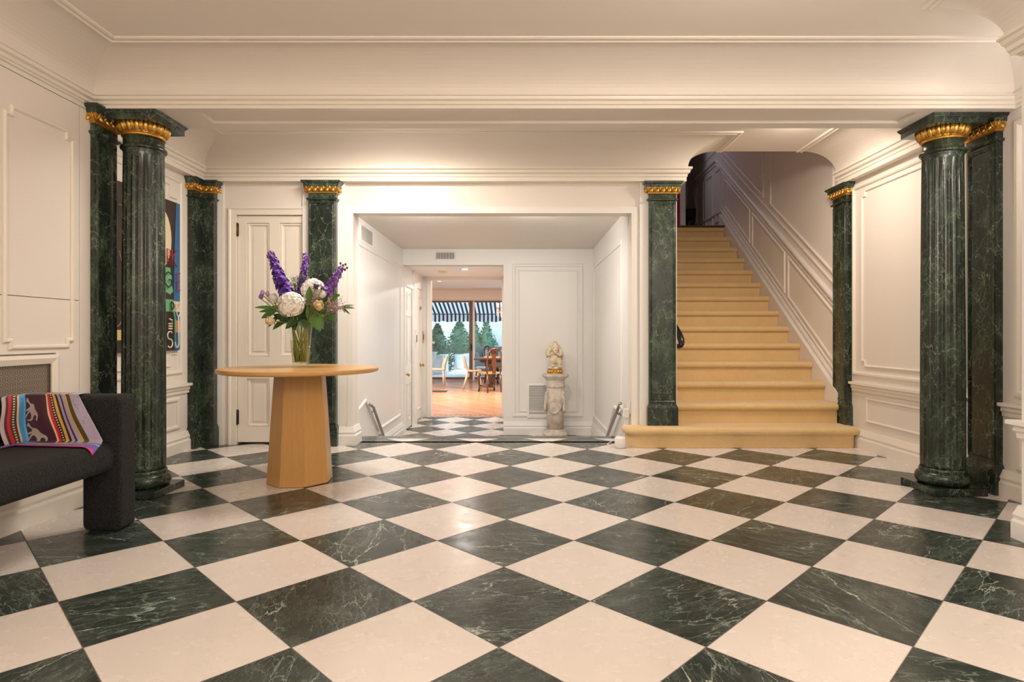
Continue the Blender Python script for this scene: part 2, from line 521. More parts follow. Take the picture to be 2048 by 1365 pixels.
def glass(name, tint=(1, 1, 1), refl=0.06):
    t = NT(name)
    tr = t.n('ShaderNodeBsdfTransparent'); tr.inputs[0].default_value = (*tint, 1)
    gl = t.n('ShaderNodeBsdfGlossy'); gl.inputs['Roughness'].default_value = 0.02
    lw = t.n('ShaderNodeLayerWeight'); lw.inputs[0].default_value = 0.5
    fr = t.math('ADD', t.math('MULTIPLY', t.math('POWER', lw.outputs['Facing'], 4.0), 0.55), refl * 0.5)
    mx = t.n('ShaderNodeMixShader'); t.l(fr, mx.inputs[0]); t.l(tr.outputs[0], mx.inputs[1]); t.l(gl.outputs[0], mx.inputs[2])
    t.l(mx.outputs[0], t.out.inputs[0])
    return t.m
M['pane'] = glass('window_pane', (0.93, 0.97, 0.98))
M['vase_glass'] = glass('clear_vase_glass', (0.97, 0.98, 0.95))
M['water'] = glass('vase_water', (0.90, 0.91, 0.74))
M['crystal'] = plain('crystal_drop', (0.9, 0.92, 0.95), 0.08, 0.3)

def glow(name, c, s):
    t = NT(name); t.fin(c, 0.4)
    t.b.inputs['Emission Color'].default_value = (*c, 1); t.b.inputs['Emission Strength'].default_value = s
    return t.m
M['lit'] = glow('lit_lamp_glass', (1.0, 0.93, 0.80), 6.0)

# ------------------------------------------------------------------ wall frames: (along, height, out of the wall)
def FX(x0, s): return lambda u, z, n=0: (x0 + s * n, u, z)      # wall whose face looks along s*X
def FY(y0, s=-1): return lambda u, z, n=0: (u, y0 + s * n, z)   # wall whose face looks along s*Y
def nrm(F): return Vector(F(0, 0, 1)) - Vector(F(0, 0, 0))

def bead(w=0.022, h=0.013):
    return [(-w / 2, -0.002), (-w / 2, h * 0.55), (-w * 0.2, h), (w * 0.2, h), (w / 2, h * 0.4), (w / 2, -0.002)]

def frame_path(F, u0, u1, z0, z1, top=0, bot=0, n=0.0):
    P = []
    t, b = top, bot
    if b: P += [(u0, z0 + b), (u0 + b, z0 + b), (u0 + b, z0), (u1 - b, z0), (u1 - b, z0 + b), (u1, z0 + b)]
    else: P += [(u0, z0), (u1, z0)]
    if t: P += [(u1, z1 - t), (u1 - t, z1 - t), (u1 - t, z1), (u0 + t, z1), (u0 + t, z1 - t), (u0, z1 - t)]
    else: P += [(u1, z1), (u0, z1)]
    return [F(u, z, n) for u, z in P]

def panel(mb, F, u0, u1, z0, z1, top=0, bot=0, w=0.022, h=0.013, n=0.0):
    return mb.sweep(frame_path(F, u0, u1, z0, z1, top, bot, n), bead(w, h), nrm(F), closed=True)

UP = (0, 0, 1)
BASE = [(-0.004, 0), (0.030, 0), (0.030, 0.085), (0.022, 0.100), (0.026, 0.118), (0.018, 0.140), (0.010, 0.165), (-0.004, 0.165)]
RAIL = [(-0.004, 0.495), (0.014, 0.495), (0.016, 0.520), (0.026, 0.530), (0.022, 0.548), (0.046, 0.560), (0.046, 0.580), (-0.004, 0.580)]
CORN_B = [(-0.01, 2.38), (0.075, 2.38), (0.075, 2.415), (0.082, 2.420), (0.082, 2.440), (0.100, 2.452), (0.104, 2.475), (0.118, 2.482), (0.118, 2.50), (-0.01, 2.50)]
CORN_F = [(-0.01, 2.366), (0.022, 2.366), (0.022, 2.385), (0.034, 2.388), (0.034, 2.405), (0.052, 2.412), (0.056, 2.428), (0.066, 2.431), (0.066, 2.44), (-0.01, 2.44)]
CORN_N = [(-0.01, 2.36), (0.05, 2.36), (0.06, 2.375), (0.075, 2.38), (0.08, 2.40), (0.10, 2.41), (0.11, 2.425), (0.125, 2.43), (0.125, 2.44), (-0.01, 2.44)]

def cove(a0, a1, z0, z1, k=14):
    P = [(-0.005, z0)]
    for i in range(k + 1):
        t = PI / 2 * i / k
        P.append((a1 - (a1 - a0) * math.cos(t), z0 + (z1 - z0) * math.sin(t)))
    return P + [(a1, z1 + 0.02), (-0.005, z1 + 0.02)]

ZF, ZB = 2.60, 2.70            # ceilings of the front bay and of the rear bay
YB = 5.46                      # face of the back wall
XL, XLB, XR, XN = -2.60, -2.91, 3.01, 2.45

# ------------------------------------------------------------------ floors
b = MB(); b.box(-3.2, 3.3, -2.7, YB + 0.16, -0.10, 0); b.box(-1.516, 1.014, YB + 0.1, 5.78, -0.10, 0)
struct('floor', b, M['floor'])
b = MB(); b.box(-1.60, 1.014, 5.78, 5.915, -0.2, 0.0005)
struct('trim_1', b, M['border'], bevel=0.006)
ZL = -0.40
b = MB(); b.box(-1.70, 1.06, 6.22, 8.5, ZL - 0.1, ZL); b.box(-1.75, -0.1, 8.5, 10.24, ZL - 0.1, ZL)
struct('floor', b, M['floor'])
b = MB(); b.box(-1.66, 1.03, 5.90, 6.24, ZL, -0.2)
struct('trim_2', b, M['border'], bevel=0.006)
b = MB(); b.box(-5.2, 3.2, 10.24, 18.92, ZL - 0.1, ZL)
struct('floor', b, M['parquet'])
b = MB(); b.box(1.2, 3.2, YB + 0.16, 9.0, -0.10, 0)
struct('floor', b, M['floor'])
b = MB(); b.box(0.6, 3.2, 8.76, 10.9, 2.40, 2.553)
struct('floor', b, M['dark_wood'])

# ------------------------------------------------------------------ left wall of the front bay: flush cupboard doors
FL = FX(XL, 1)
b = MB(); b.box(-3.0, XL, -2.6, 3.84, 0, 2.9)
for (u0, u1, z0, z1) in ((-2.5, 0.3, 0, 1.198), (0.304, 1.6, 0, 1.198), (1.604, 3.508, 0.90, 1.198), (3.335, 3.508, 0.0, 0.90), (1.604, 2.55, 0, 0.90), (2.55, 3.335, 0.0, 0.28), (3.512, 3.60, 0, 2.338),
                         (-2.5, 0.3, 1.202, 2.338), (0.304, 1.6, 1.202, 2.338), (1.604, 3.508, 1.202, 2.338), (-2.5, 3.60, 2.342, 2.375)):
    b.fbox(FL, u0, u1, z0, z1, -0.01, 0.022)
struct('wall_left', b, M['wall'])
b = MB()
for u0, u1 in ((0.5, 1.45), (1.75, 2.93), (2.998, 3.449)):
    panel(b, FL, u0, u1, 0.935, 2.158, 0.042, 0.035, n=0.022)
# frame of the radiator opening
b.sweep(frame_path(FL, 2.57, 3.325, 0.27, 0.872, n=0.022), [(-0.02, 0), (-0.02, 0.012), (0.0, 0.018), (0.03, 0.008), (0.03, 0)], (1, 0, 0), closed=True)
struct('trim_3', b, M['trim'])

# left wall of the rear bay
FLB = FX(XLB, 1)
b = MB(); b.box(-3.1, XLB, 3.80, YB + 0.14, 0, 2.9); b.box(-3.0, XL + 0.0, 3.80, 3.83, 0, 2.9)
struct('wall_left', b, M['wall'])
b = MB()
panel(b, FLB, 4.0, 5.14, 0.68, 2.31, w=0.03, h=0.016)
panel(b, FLB, 4.06, 5.08, 0.74, 2.25, 0.10, 0.10, w=0.016)
panel(b, FLB, 4.0, 5.10, 0.215, 0.45, w=0.035, h=0.016)
struct('trim_4', b, M['trim'])

# ------------------------------------------------------------------ right wall
FR = FX(XR, -1)
b = MB(); b.box(XR, 3.2, 2.80, 5.56, 0, 2.9); b.box(XR, 3.2, 5.56, 10.9, 0, 4.9)
struct('wall_right', b, M['wall'])
b = MB()
panel(b, FR, 4.03, 5.40, 0.655, 2.315, w=0.035, h=0.018)
panel(b, FR, 4.09, 5.27, 0.727, 2.255, 0.045, 0.045, w=0.018)
panel(b, FR, 4.03, 5.20, 0.25, 0.445, w=0.02)
panel(b, FR, 2.98, 3.62, 0.64, 2.28, w=0.05, h=0.022)
panel(b, FR, 2.98, 3.60, 0.20, 0.44, w=0.05, h=0.022)
struct('trim_5', b, M['trim'])
# near part of the right wall, nearer the room's axis
b = MB(); b.box(XN, 3.2, -2.6, 2.93, 0, 2.9)
struct('wall_right', b, M['white'])
b = MB(); b.sweep([(XN, -2.5, 0), (XN, 2.93, 0), (XN + 0.3, 2.93, 0)][0:2] + [(3.0, 2.93, 0)], [(a * 1.0, z) for a, z in RAIL], UP)
struct('trim_6', b, M['white'])
b = MB(); b.sweep([(XN, -2.5, 0), (XN, 2.93, 0), (3.0, 2.93, 0)], BASE, UP)
struct('baseboard_right', b, M['white'])

# ------------------------------------------------------------------ wall behind the camera
b = MB(); b.box(-3.1, 3.3, -2.75, -2.6, 0, 2.9)
struct('wall_front', b, M['wall'])

# ------------------------------------------------------------------ back wall with the door and the wide opening
FB = FY(YB)
DX0, DX1 = -2.576, -1.86
b = MB(); T = YB + 0.14
b.box(-3.1, DX0, YB, T, 0, 2.9); b.box(DX0, DX1, YB, T, 2.09, 2.9); b.box(DX1, -1.516, YB, T, 0, 2.9)
b.box(-1.516, 1.014, YB, T, 2.105, 2.9); b.box(1.014, 1.42, YB, T, 0, 2.9)
b.box(DX0 - 0.05, DX1 + 0.05, T - 0.02, T + 0.05, -0.1, 2.2)
struct('wall_back', b, M['wall'])
b = MB()                                                       # flat pier boards behind the pilasters
b.fbox(FB, -2.80, -2.69, 0, 2.385, 0, 0.02)
b.fbox(FB, -1.97, -1.585, 0, 2.385, 0, 0.025)
b.fbox(FB, 1.085, 1.42, 0, 2.385, 0, 0.025)
b.sweep([(-1.516, YB - 0.001, 0.0), (-1.516, YB - 0.001, 2.105), (1.014, YB - 0.001, 2.105), (1.014, YB - 0.001, 0.0)], [(0.0, 0), (0.0, 0.012), (0.045, 0.012), (0.06, 0.004), (0.06, 0)], (0, -1, 0))
struct('trim_7', b, M['white'])

# architrave of the door
b = MB(); b.sweep([FB(DX0, 0), FB(DX0, 2.09), FB(DX1, 2.09), FB(DX1, 0)], [(0.0, 0), (0.0, 0.016), (0.045, 0.018), (0.055, 0.026), (0.068, 0.026), (0.068, 0)], (0, -1, 0))
struct('trim_8', b, M['trim'])

def panelled_door(F, u0, u1, z0, z1, panels, n0, n1, mb):
    """stiles and rails standing proud of sunk panels; panels = (u0, u1, z0, z1) rectangles in a grid of shared edges"""
    us = sorted({u0, u1} | {p[0] for p in panels} | {p[1] for p in panels})
    zs = sorted({z0, z1} | {p[2] for p in panels} | {p[3] for p in panels})
    mb.fbox(F, u0, u1, z0, z1, n0, (n0 + n1) / 2)
    for i in range(len(us) - 1):
        for j in range(len(zs) - 1):
            cu, cz = (us[i] + us[i + 1]) / 2, (zs[j] + zs[j + 1]) / 2
            if any(p[0] < cu < p[1] and p[2] < cz < p[3] for p in panels): continue
            mb.fbox(F, us[i], us[i + 1], zs[j], zs[j + 1], (n0 + n1) / 2 - 0.001, n1)
    for p in panels:
        panel(mb, F, p[0] + 0.012, p[1] - 0.012, p[2] + 0.012, p[3] - 0.012, w=0.026, h=0.014, n=(n0 + n1) / 2)
        mb.fbox(F, p[0] + 0.05, p[1] - 0.05, p[2] + 0.05, p[3] - 0.05, (n0 + n1) / 2, (n0 + n1) / 2 + 0.006)

def hinge(parent, F, u, z, h, n, mat):
    mb = MB(); mb.fbox(F, u - 0.014, u + 0.014, z, z + h, n - 0.004, n + 0.004)
    c0 = Vector(F(u, z - 0.005, n + 0.006)); c1 = Vector(F(u, z + h + 0.005, n + 0.006))
    mb.tube([c0, c1], 0.008, 8)
    return mb.build('hinge', mat, parent)

b = MB()
panelled_door(FB, DX0 + 0.004, DX1 - 0.004, 0.022, 2.086, [(-2.49, -2.285, 0.80, 2.02), (-2.19, -1.985, 0.80, 2.02), (-2.49, -2.285, 0.16, 0.60), (-2.19, -1.985, 0.16, 0.60)], -0.055, -0.008, b)
d1 = struct('door_1', b, M['trim'])
hinge(d1, FB, DX0 + 0.002, 1.90, 0.115, 0.0, M['bronze']); hinge(d1, FB, DX0 + 0.002, 0.185, 0.13, 0.0, M['black_matte'])

# ------------------------------------------------------------------ skirting boards and chair rails
b = MB(); b.sweep([(XL + 0.022, 3.60, 0), (XL + 0.022, -2.5, 0)], [(a, z * 1.05) for a, z in BASE], UP)
struct('baseboard_left', b, M['trim'])
b = MB(); b.sweep([(XLB, 5.27, 0), (XLB, 3.84, 0)], [(a * 1.3, z) for a, z in BASE], UP)
struct('baseboard_left', b, M['trim'])
b = MB(); b.sweep([(XR, 2.95, 0), (XR, 3.74, 0)], [(a * 1.3, z) for a, z in BASE], UP); b.sweep([(XR, 3.99, 0), (XR, 5.40, 0)], [(a * 1.3, z) for a, z in BASE], UP)
struct('baseboard_right', b, M['trim'])
b = MB(); b.sweep([(-1.516, 5.64, 0), (-1.516, YB - 0.025, 0), (-1.66, YB - 0.025, 0)], BASE, UP)
struct('baseboard_back', b, M['white'])
b = MB(); b.sweep([(XLB, 5.25, 0), (XLB, 3.84, 0)], RAIL, UP)
struct('trim_9', b, M['trim'])
b = MB(); b.sweep([(XR, 2.95, 0), (XR, 3.73, 0)], RAIL, UP); b.sweep([(XR, 3.99, 0), (XR, 5.42, 0)], RAIL, UP)
struct('trim_10', b, M['trim'])

# ------------------------------------------------------------------ ceilings, beam, cornices and coves
b = MB(); b.box(-3.1, 3.2, -2.7, 3.70, ZF, ZF + 0.3)
struct('ceiling', b, M['ceil'])
b = MB(); b.box(-3.1, 3.2, 3.70, 5.56, ZB, ZB + 0.2)
struct('ceiling', b, M['ceil'])
b = MB()
b.box(-2.95, XR, 3.64, 3.98, 2.388, 2.85)
b.box(-2.95, XR, 3.64, 3.70, 2.37, 2.39); b.box(-2.95, XR, 3.885, 3.98, 2.37, 2.39)
b.box(-2.95, -1.98, 3.70, 3.885, 2.37, 2.39); b.box(2.45, XR, 3.70, 3.885, 2.37, 2.39)
struct('trim_11', b, M['ceil'])
front = [(XR, 2.93, 0), (XR, 3.64, 0), (XL, 3.64, 0), (XL, -2.5, 0)]
b = MB(); b.sweep(front, CORN_F, UP)
struct('trim_12', b, M['trim'])
b = MB(); b.sweep(front, cove(0.05, 0.38, 2.44, ZF), UP)
struct('trim_13', b, M['ceil'])
STRIP = [(0.0, 0.005), (0.0, -0.010), (0.012, -0.014), (0.020, -0.006), (0.034, -0.006), (0.042, -0.012), (0.054, -0.008), (0.054, 0.005)]
b = MB(); b.sweep(front, [(0.375 + a, ZF + z) for a, z in STRIP], UP)
struct('trim_14', b, M['ceil'])
near = [(XN, -2.5, 0), (XN, 2.93, 0)]
b = MB(); b.sweep(near, CORN_N, UP)
struct('trim_15', b, M['trim'])
b = MB(); b.sweep(near, cove(0.08, 0.44, 2.44, ZF - 0.001), UP); b.sweep(near, [(0.435 + a, ZF + z) for a, z in STRIP], UP)
struct('trim_16', b, M['ceil'])
rear_l = [(1.42, 5.56, 0), (1.42, YB, 0), (XLB, YB, 0), (XLB, 3.98, 0)]
rear_r = [(XR, 3.98, 0), (XR, 5.56, 0)]
b = MB(); b.sweep(rear_l, CORN_B, UP)
struct('trim_17', b, M['trim'])
b = MB(); b.sweep(rear_r, CORN_B, UP)
struct('trim_18', b, M['trim'])
b = MB(); b.sweep(rear_l, cove(0.085, 0.40, 2.50, ZB), UP); b.sweep(rear_l, [(0.395 + a, ZB + z) for a, z in STRIP], UP)
struct('trim_19', b, M['ceil'])
b = MB(); b.sweep(rear_r, cove(0.085, 0.40, 2.50, ZB), UP); b.sweep(rear_r, [(0.395 + a, ZB + z) for a, z in STRIP], UP)
struct('trim_20', b, M['ceil'])

# ------------------------------------------------------------------ vestibule, passage
XVL, XVR, YV = -1.645, 1.02, 8.40
FVL, FVR, FV = FX(XVL, 1), FX(XVR, -1), FY(YV)
b = MB(); b.box(-1.85, XVL, T, YV + 0.06, ZL - 0.1, 2.4); b.box(-1.85, -1.516, T, T + 0.05, -0.2, 2.4)
struct('wall_vestibule_left', b, M['white'])
b = MB(); b.box(XVR, 1.20, T, YV + 0.2, ZL - 0.1, 2.4); b.box(1.01, 1.20, T, T + 0.08, -0.2, 2.4)
struct('wall_vestibule_right', b, M['white'])
b = MB(); b.box(-0.231, 1.20, YV, YV + 0.14, ZL - 0.1, 2.4); b.box(-1.85, -0.231, YV, YV + 0.14, 1.98, 2.4)
struct('wall_vestibule_back', b, M['white'])
b = MB(); b.box(-1.85, 1.20, T, YV + 0.1, 2.20, 2.4)
struct('ceiling', b, M['ceil'])
b = MB(); b.box(-1.85, 0.0, YV + 0.1, 10.2, 1.98, 2.4)
struct('ceiling', b, M['white'])
# left vestibule wall: frame whose foot follows the steps, skirting, sloping rail
b = MB()
P = [(6.02, 0.215), (6.35, 0.30), (6.50, 0.23), (6.98, -0.17), (7.9, -0.17)]
path = [FVL(6.02, 0.22), FVL(6.38, 0.30), FVL(6.95, -0.10), FVL(8.22, -0.10), FVL(8.22, 1.93), FVL(6.02, 1.93)]
b.sweep(path, bead(0.04, 0.016), (1, 0, 0), closed=True)
path = [FVR(6.0, 0.22), FVR(6.45, 0.22), FVR(6.95, -0.12), FVR(8.25, -0.12), FVR(8.25, 1.93), FVR(6.0, 1.93)]
b.sweep(path, bead(0.04, 0.016), (-1, 0, 0), closed=True)
struct('trim_21', b, M['white'])
b = MB()
panel(b, FV, -0.085, 0.86, -0.13, 1.97, w=0.045, h=0.018); panel(b, FV, -0.02, 0.80, -0.07, 1.90, w=0.018)
struct('trim_22', b, M['white'])
B2 = [(a, z * 1.1) for a, z in BASE]
b = MB(); b.sweep([(XVR, 6.24, ZL), (XVR, YV, ZL), (-0.231, YV, ZL)], B2, UP)
struct('baseboard_vestibule', b, M['white'])
b = MB(); b.sweep([(XVL, YV - 0.02, ZL), (XVL, 6.24, ZL)], B2, UP)
struct('baseboard_vestibule', b, M['white'])

# passage beyond: left wall with two doors, right wall, end wall with the dining room opening
XP = -1.645
FP = FX(XP, 1)
b = MB(); b.box(-1.85, XP, YV + 0.06, 8.50, ZL - 0.1, 2.1); b.box(-1.85, XP, 8.50, 9.20, 1.75, 2.1); b.box(-1.85, XP + 0.025, 9.20, 9.48, ZL - 0.1, 2.1)
b.box(-1.85, XP, 9.48, 10.10, 1.75, 2.1); b.box(-1.85, XP, 10.10, 10.3, ZL - 0.1, 2.1); b.box(-1.95, -1.84, 8.4, 10.3, ZL - 0.1, 2.1)
struct('wall_passage_left', b, M['white'])
b = MB(); b.box(-0.231, -0.05, YV + 0.1, 10.3, ZL - 0.1, 2.1)
struct('wall_passage_right', b, M['white'])
b = MB(); b.box(-1.9, -1.51, 10.18, 10.32, ZL - 0.1, 2.45); b.box(-0.308, 0.0, 10.18, 10.32, ZL - 0.1, 2.45); b.box(-1.51, -0.308, 10.18, 10.32, 1.925, 2.45)
b.box(-5.3, -1.9, 10.2, 10.32, ZL - 0.1, 2.45); b.box(0.0, 3.3, 10.2, 10.32, ZL - 0.1, 2.45)
struct('wall_passage_end', b, M['white'])
b = MB()
b.sweep([(-1.51, 10.18, ZL), (-1.51, 10.18, 1.925), (-0.308, 10.18, 1.925), (-0.308, 10.18, ZL)], [(0.0, 0), (0.0, 0.014), (0.055, 0.02), (0.07, 0.02), (0.07, 0)], (0, -1, 0))
b.sweep([FP(8.50, ZL), FP(8.50, 1.75), FP(9.20, 1.75), FP(9.20, ZL)], [(0.0, 0), (0.0, 0.014), (-0.05, 0.02), (-0.06, 0)], (1, 0, 0))
struct('trim_23', b, M['white'])

def knob(parent, F, u, z, n, mat=None):
    mb = MB()
    c = Vector(F(u, z, n)); d = nrm(F)
    mb.tube([c, c + d * 0.012, c + d * 0.014, c + d * 0.04, c + d * 0.045, c + d * 0.055, c + d * 0.068, c + d * 0.075], [0.03, 0.028, 0.012, 0.012, 0.02, 0.03, 0.026, 0.008], 14)
    return mb.build('door_knob', mat or M['brass'], parent)
b = MB()
panelled_door(FP, 8.505, 9.195, ZL + 0.03, 1.745, [(u0, u1, z0, z1) for z0, z1 in ((1.36, 1.62), (0.56, 1.28), (-0.26, 0.28)) for u0, u1 in ((8.60, 8.80), (8.90, 9.10))], -0.05, -0.006, b)
d2 = struct('door_2', b, M['white'])
knob(d2, FP, 8.60, 0.43, -0.006); hinge(d2, FP, 9.188, 1.30, 0.14, 0.0, M['bronze']); hinge(d2, FP, 9.188, -0.22, 0.14, 0.0, M['bronze'])
b = MB(); b.fbox(FP, 9.485, 10.095, ZL + 0.03, 1.745, -0.05, -0.012)
panel(b, FP, 9.57, 10.0, -0.2, 1.6, n=-0.012)
d3 = struct('door_3', b, M['white'])
knob(d3, FP, 9.95, 0.50, -0.012)
b = MB(); b.tube([FP(9.93, 1.44, -0.012), FP(9.93, 1.44, 0.012)], [0.028, 0.024], 14); b.build('door_lock', M['brass'], d3)

# ------------------------------------------------------------------ stairwell and landing
b = MB(); b.box(1.20, 1.42, T, 8.62, 0, 4.9); b.box(0.5, 1.42, 8.5, 8.62, 2.55, 4.9)
struct('wall_stair_left', b, M['wall'])
b = MB(); b.box(1.2, 3.2, 5.44, 5.56, ZB + 0.19, 4.9)
struct('wall_stair_front', b, M['wall'])
b = MB(); b.box(0.4, 3.2, 10.75, 10.9, 2.4, 4.9); b.box(0.4, 0.5, 8.5, 10.9, 2.4, 4.9)
struct('wall_landing_back', b, M['wall'])
b = MB(); b.box(0.4, 3.2, 5.44, 10.9, 4.8, 4.95)
struct('ceiling', b, M['ceil'])
M['crimson'] = plain('crimson_paint', (0.42, 0.003, 0.055), 0.5)
b = MB(); b.box(0.5, 2.56, 9.6, 9.7, 2.553, 4.8)
struct('wall_landing_left', b, M['crimson'])
b = MB(); b.box(2.56, 2.64, 9.57, 9.72, 2.553, 4.8)
struct('trim_24', b, M['white'])

# sloping wainscot on the right wall of the stairs
def zs(y): return 0.1825 + 0.702 * (y - 5.26)
b = MB()
F = FR
def slope_bar(y0, y1, off, w, h, flat_to=None, k=0.674, base=None):
    z = (lambda y: base[1] + k * (y - base[0])) if base else (lambda y: zs(y) + off)
    path = [F(y0, z(y0)), F(y1, z(y1))]
    if flat_to: path.append(F(flat_to, z(y1)))
    b.sweep(path, bead(w, h), (-1, 0, 0))
rail = (5.716, 1.33)
slope_bar(5.62, 8.95, 0.075, 0.05, 0.022, 10.7)
slope_bar(5.62, 8.90, 0.145, 0.02, 0.012, 10.7)
for dz, w, h in ((0.0, 0.05, 0.03), (-0.07, 0.03, 0.014), (0.14, 0.028, 0.012)):
    path = [F(5.62, rail[1] + dz + 0.674 * (5.62 - 5.716)), F(9.2, rail[1] + dz + 0.674 * (9.2 - 5.716)), F(10.7, rail[1] + dz + 0.674 * (9.2 - 5.716))]
    b.sweep(path, bead(w, h), (-1, 0, 0))
zr = lambda y: rail[1] + 0.674 * (y - 5.716)
for y0, y1 in ((5.7, 6.72), (6.82, 7.76), (7.86, 8.80)):
    b.sweep([F(y0, zs(y0) + 0.22), F(y1, zs(y1) + 0.22), F(y1, zr(y1) - 0.14), F(y0, zr(y0) - 0.14)], bead(0.026, 0.014), (-1, 0, 0), closed=True)
for y0, y1 in ((9.0, 9.22), (9.36, 9.70), (9.84, 10.2), (10.3, 10.66)):
    b.sweep([F(y0, 2.72), F(y1, 2.72), F(y1, 3.50), F(y0, 3.50)], bead(0.03, 0.014), (-1, 0, 0), closed=True)
for y0, y1 in ((5.75, 7.20), (7.42, 9.2)):
    b.sweep([F(y0, zr(y0) + 0.24), F(y1, zr(y1) + 0.24), F(y1, 4.6), F(y0, 4.6)], bead(0.03, 0.016), (-1, 0, 0), closed=True)
struct('trim_25', b, M['wall'])

# ------------------------------------------------------------------ dining room shell
YG = 18.9
b = MB(); b.box(-5.3, 3.3, 10.2, YG + 0.1, 2.40, 2.55)
struct('ceiling', b, M['white'])
b = MB(); b.box(-5.3, -5.1, 10.2, YG + 0.1, ZL - 0.1, 2.5)
struct('wall_dining_left', b, M['white'])
b = MB(); b.box(3.1, 3.3, 10.2, YG + 0.1, ZL - 0.1, 2.5)
struct('wall_dining_right', b, M['white'])
b = MB(); b.box(-5.3, 3.3, YG - 0.05, YG + 0.12, 2.07, 2.5); b.box(-5.3, 3.3, YG - 0.35, YG - 0.05, 2.10, 2.40); b.box(-5.3, -4.3, YG, YG + 0.12, ZL, 2.1); b.box(2.2, 3.3, YG, YG + 0.12, ZL, 2.1)
struct('wall_dining_back', b, M['white'])
# inlaid bands in the parquet
b = MB()
for k in range(3):
    b.box(-5.0, 3.0, 17.7 + k * 0.22, 17.76 + k * 0.22, ZL, ZL + 0.002)
struct('trim_26', b, M['brown_wood'])
b = MB()
for k in range(14):
    x = -1.49 + k * 0.086
    b.box(x, x + 0.05, 10.42, 10.47, ZL, ZL + 0.0015)
struct('trim_27', b, M['dark_wood'])

# glass doors to the patio
FRM = plain('brown_door_frame', (0.16, 0.09, 0.055), 0.45)
b = MB()
for x in (-4.3, -2.86, -1.60, -0.2, 0.9, 2.14):
    b.box(x, x + 0.11 if x == -1.60 else x + 0.08, YG, YG + 0.07, ZL, 2.07)
b.box(-4.3, 2.2, YG - 0.004, YG + 0.074, ZL, ZL + 0.06); b.box(-4.3, 2.2, YG - 0.004, YG + 0.074, 2.02, 2.069)
w1 = struct('window_1', b, FRM)
b = MB(); b.box(-4.25, 2.18, YG + 0.03, YG + 0.04, ZL + 0.05, 2.03)
b.build('pane', M['pane'], w1)
b = MB(); b.box(-1.49, -1.43, YG - 0.01, YG + 0.06, ZL, 2.05)
b.build('frame_edge', M['white'], w1)
b = MB(); b.box(-1.56, -1.50, YG - 0.02, YG, 0.5, 0.72); b.tube([(-1.53, YG - 0.02, 0.55), (-1.53, YG - 0.07, 0.55), (-1.53, YG - 0.07, 0.67), (-1.53, YG - 0.02, 0.67)], 0.012, 8)
b.build('door_handle', M['black_matte'], w1)

# ------------------------------------------------------------------ marbled columns and pilasters
def column(loc, label):
    x, y = loc
    t = thing('fluted_column', label, 'column', (x, y, 0), 'marbled columns and pilasters')
    b = MB(); h = 0.166
    b.stack([(-h, -h), (h, -h), (h, h), (-h, h)], [(0, 0), (0.045, 0)], base=(x, y, 0))
    b.build('plinth', M['marble'], t, bevel=0.004)
    b = MB()
    P = [(0.128, 0.045)] + [(0.123 + 0.031 * math.cos(a), 0.085 + 0.040 * math.sin(a)) for a in [(-90 + 15 * i) * PI / 180 for i in range(13)]] + [(0.130, 0.130), (0.130, 0.142), (0.125, 0.150)]
    b.lathe(P, (x, y, 0), 56)
    b.build('base_ring', M['marble'], t)
    nf = 20
    def flute(tt, r, z):
        u = (tt * nf) % 1.0
        top = max(0.0, min(1.0, (2.125 - z) / 0.03)); bot = max(0.0, min(1.0, (z - 0.17) / 0.03))
        k = min(top, bot)
        return r - 0.0075 * k * max(0.0, 1 - ((u - 0.5) / 0.46) ** 2)
    prof = [(0.123, 0.150), (0.123, 0.17)]
    for i in range(25):
        z = 0.18 + i * (1.935 / 24)
        s = i / 24
        prof.append((0.123 - 0.0095 * s ** 1.7, z))
    prof += [(0.1135, 2.125), (0.1135, 2.14), (0.118, 2.15), (0.118, 2.16)]
    b = MB(); b.lathe(prof, (x, y, 0), 240, mod=flute)
    b.build('shaft', M['marble'], t)
    b = MB()
    b.lathe([(0.118, 2.155), (0.127, 2.158), (0.130, 2.168), (0.126, 2.178), (0.116, 2.184), (0.114, 2.19), (0.114, 2.245)], (x, y, 0), 56)
    b.build('neck_ring', M['marble'], t)
    b = MB()
    b.lathe([(0.115, 2.235), (0.123, 2.238), (0.124, 2.246), (0.119, 2.250), (0.122, 2.262), (0.132, 2.285), (0.136, 2.312)], (x, y, 0), 56)
    n = 18
    for k in range(n):
        a = 2 * PI * k / n + 0.1
        R = Matrix.Rotation(a, 3, 'Z') @ Matrix.Rotation(-0.38, 3, 'Y').inverted()
        c = (x + 0.132 * math.cos(a), y + 0.132 * math.sin(a), 2.284)
        b.ball(c, (0.014, 0.0165, 0.030), 10, 8, R)
        a2 = a + PI / n
        b.tube([(x + r * math.cos(a2), y + r * math.sin(a2), z) for r, z in ((0.122, 2.254), (0.138, 2.280), (0.148, 2.310))], [0.003, 0.005, 0.006], 6)
        for s in (-1, 1):
            a3 = a + s * PI / n * 0.72
            b.tube([(x + r * math.cos(a3), y + r * math.sin(a3), z) for r, z in ((0.124, 2.256), (0.139, 2.280), (0.148, 2.309))], 0.0035, 6)
    b.build('gilded_capital', M['gold'], t)
    b = MB(); h = 0.165
    b.stack([(-h, -h), (h, -h), (h, h), (-h, h)], [(2.310, 0), (2.345, 0), (2.347, 0.004), (2.352, 0.006), (2.362, 0.014), (2.370, 0.016)], base=(x, y, 0))
    b.build('abacus', M['marble'], t)
    return t

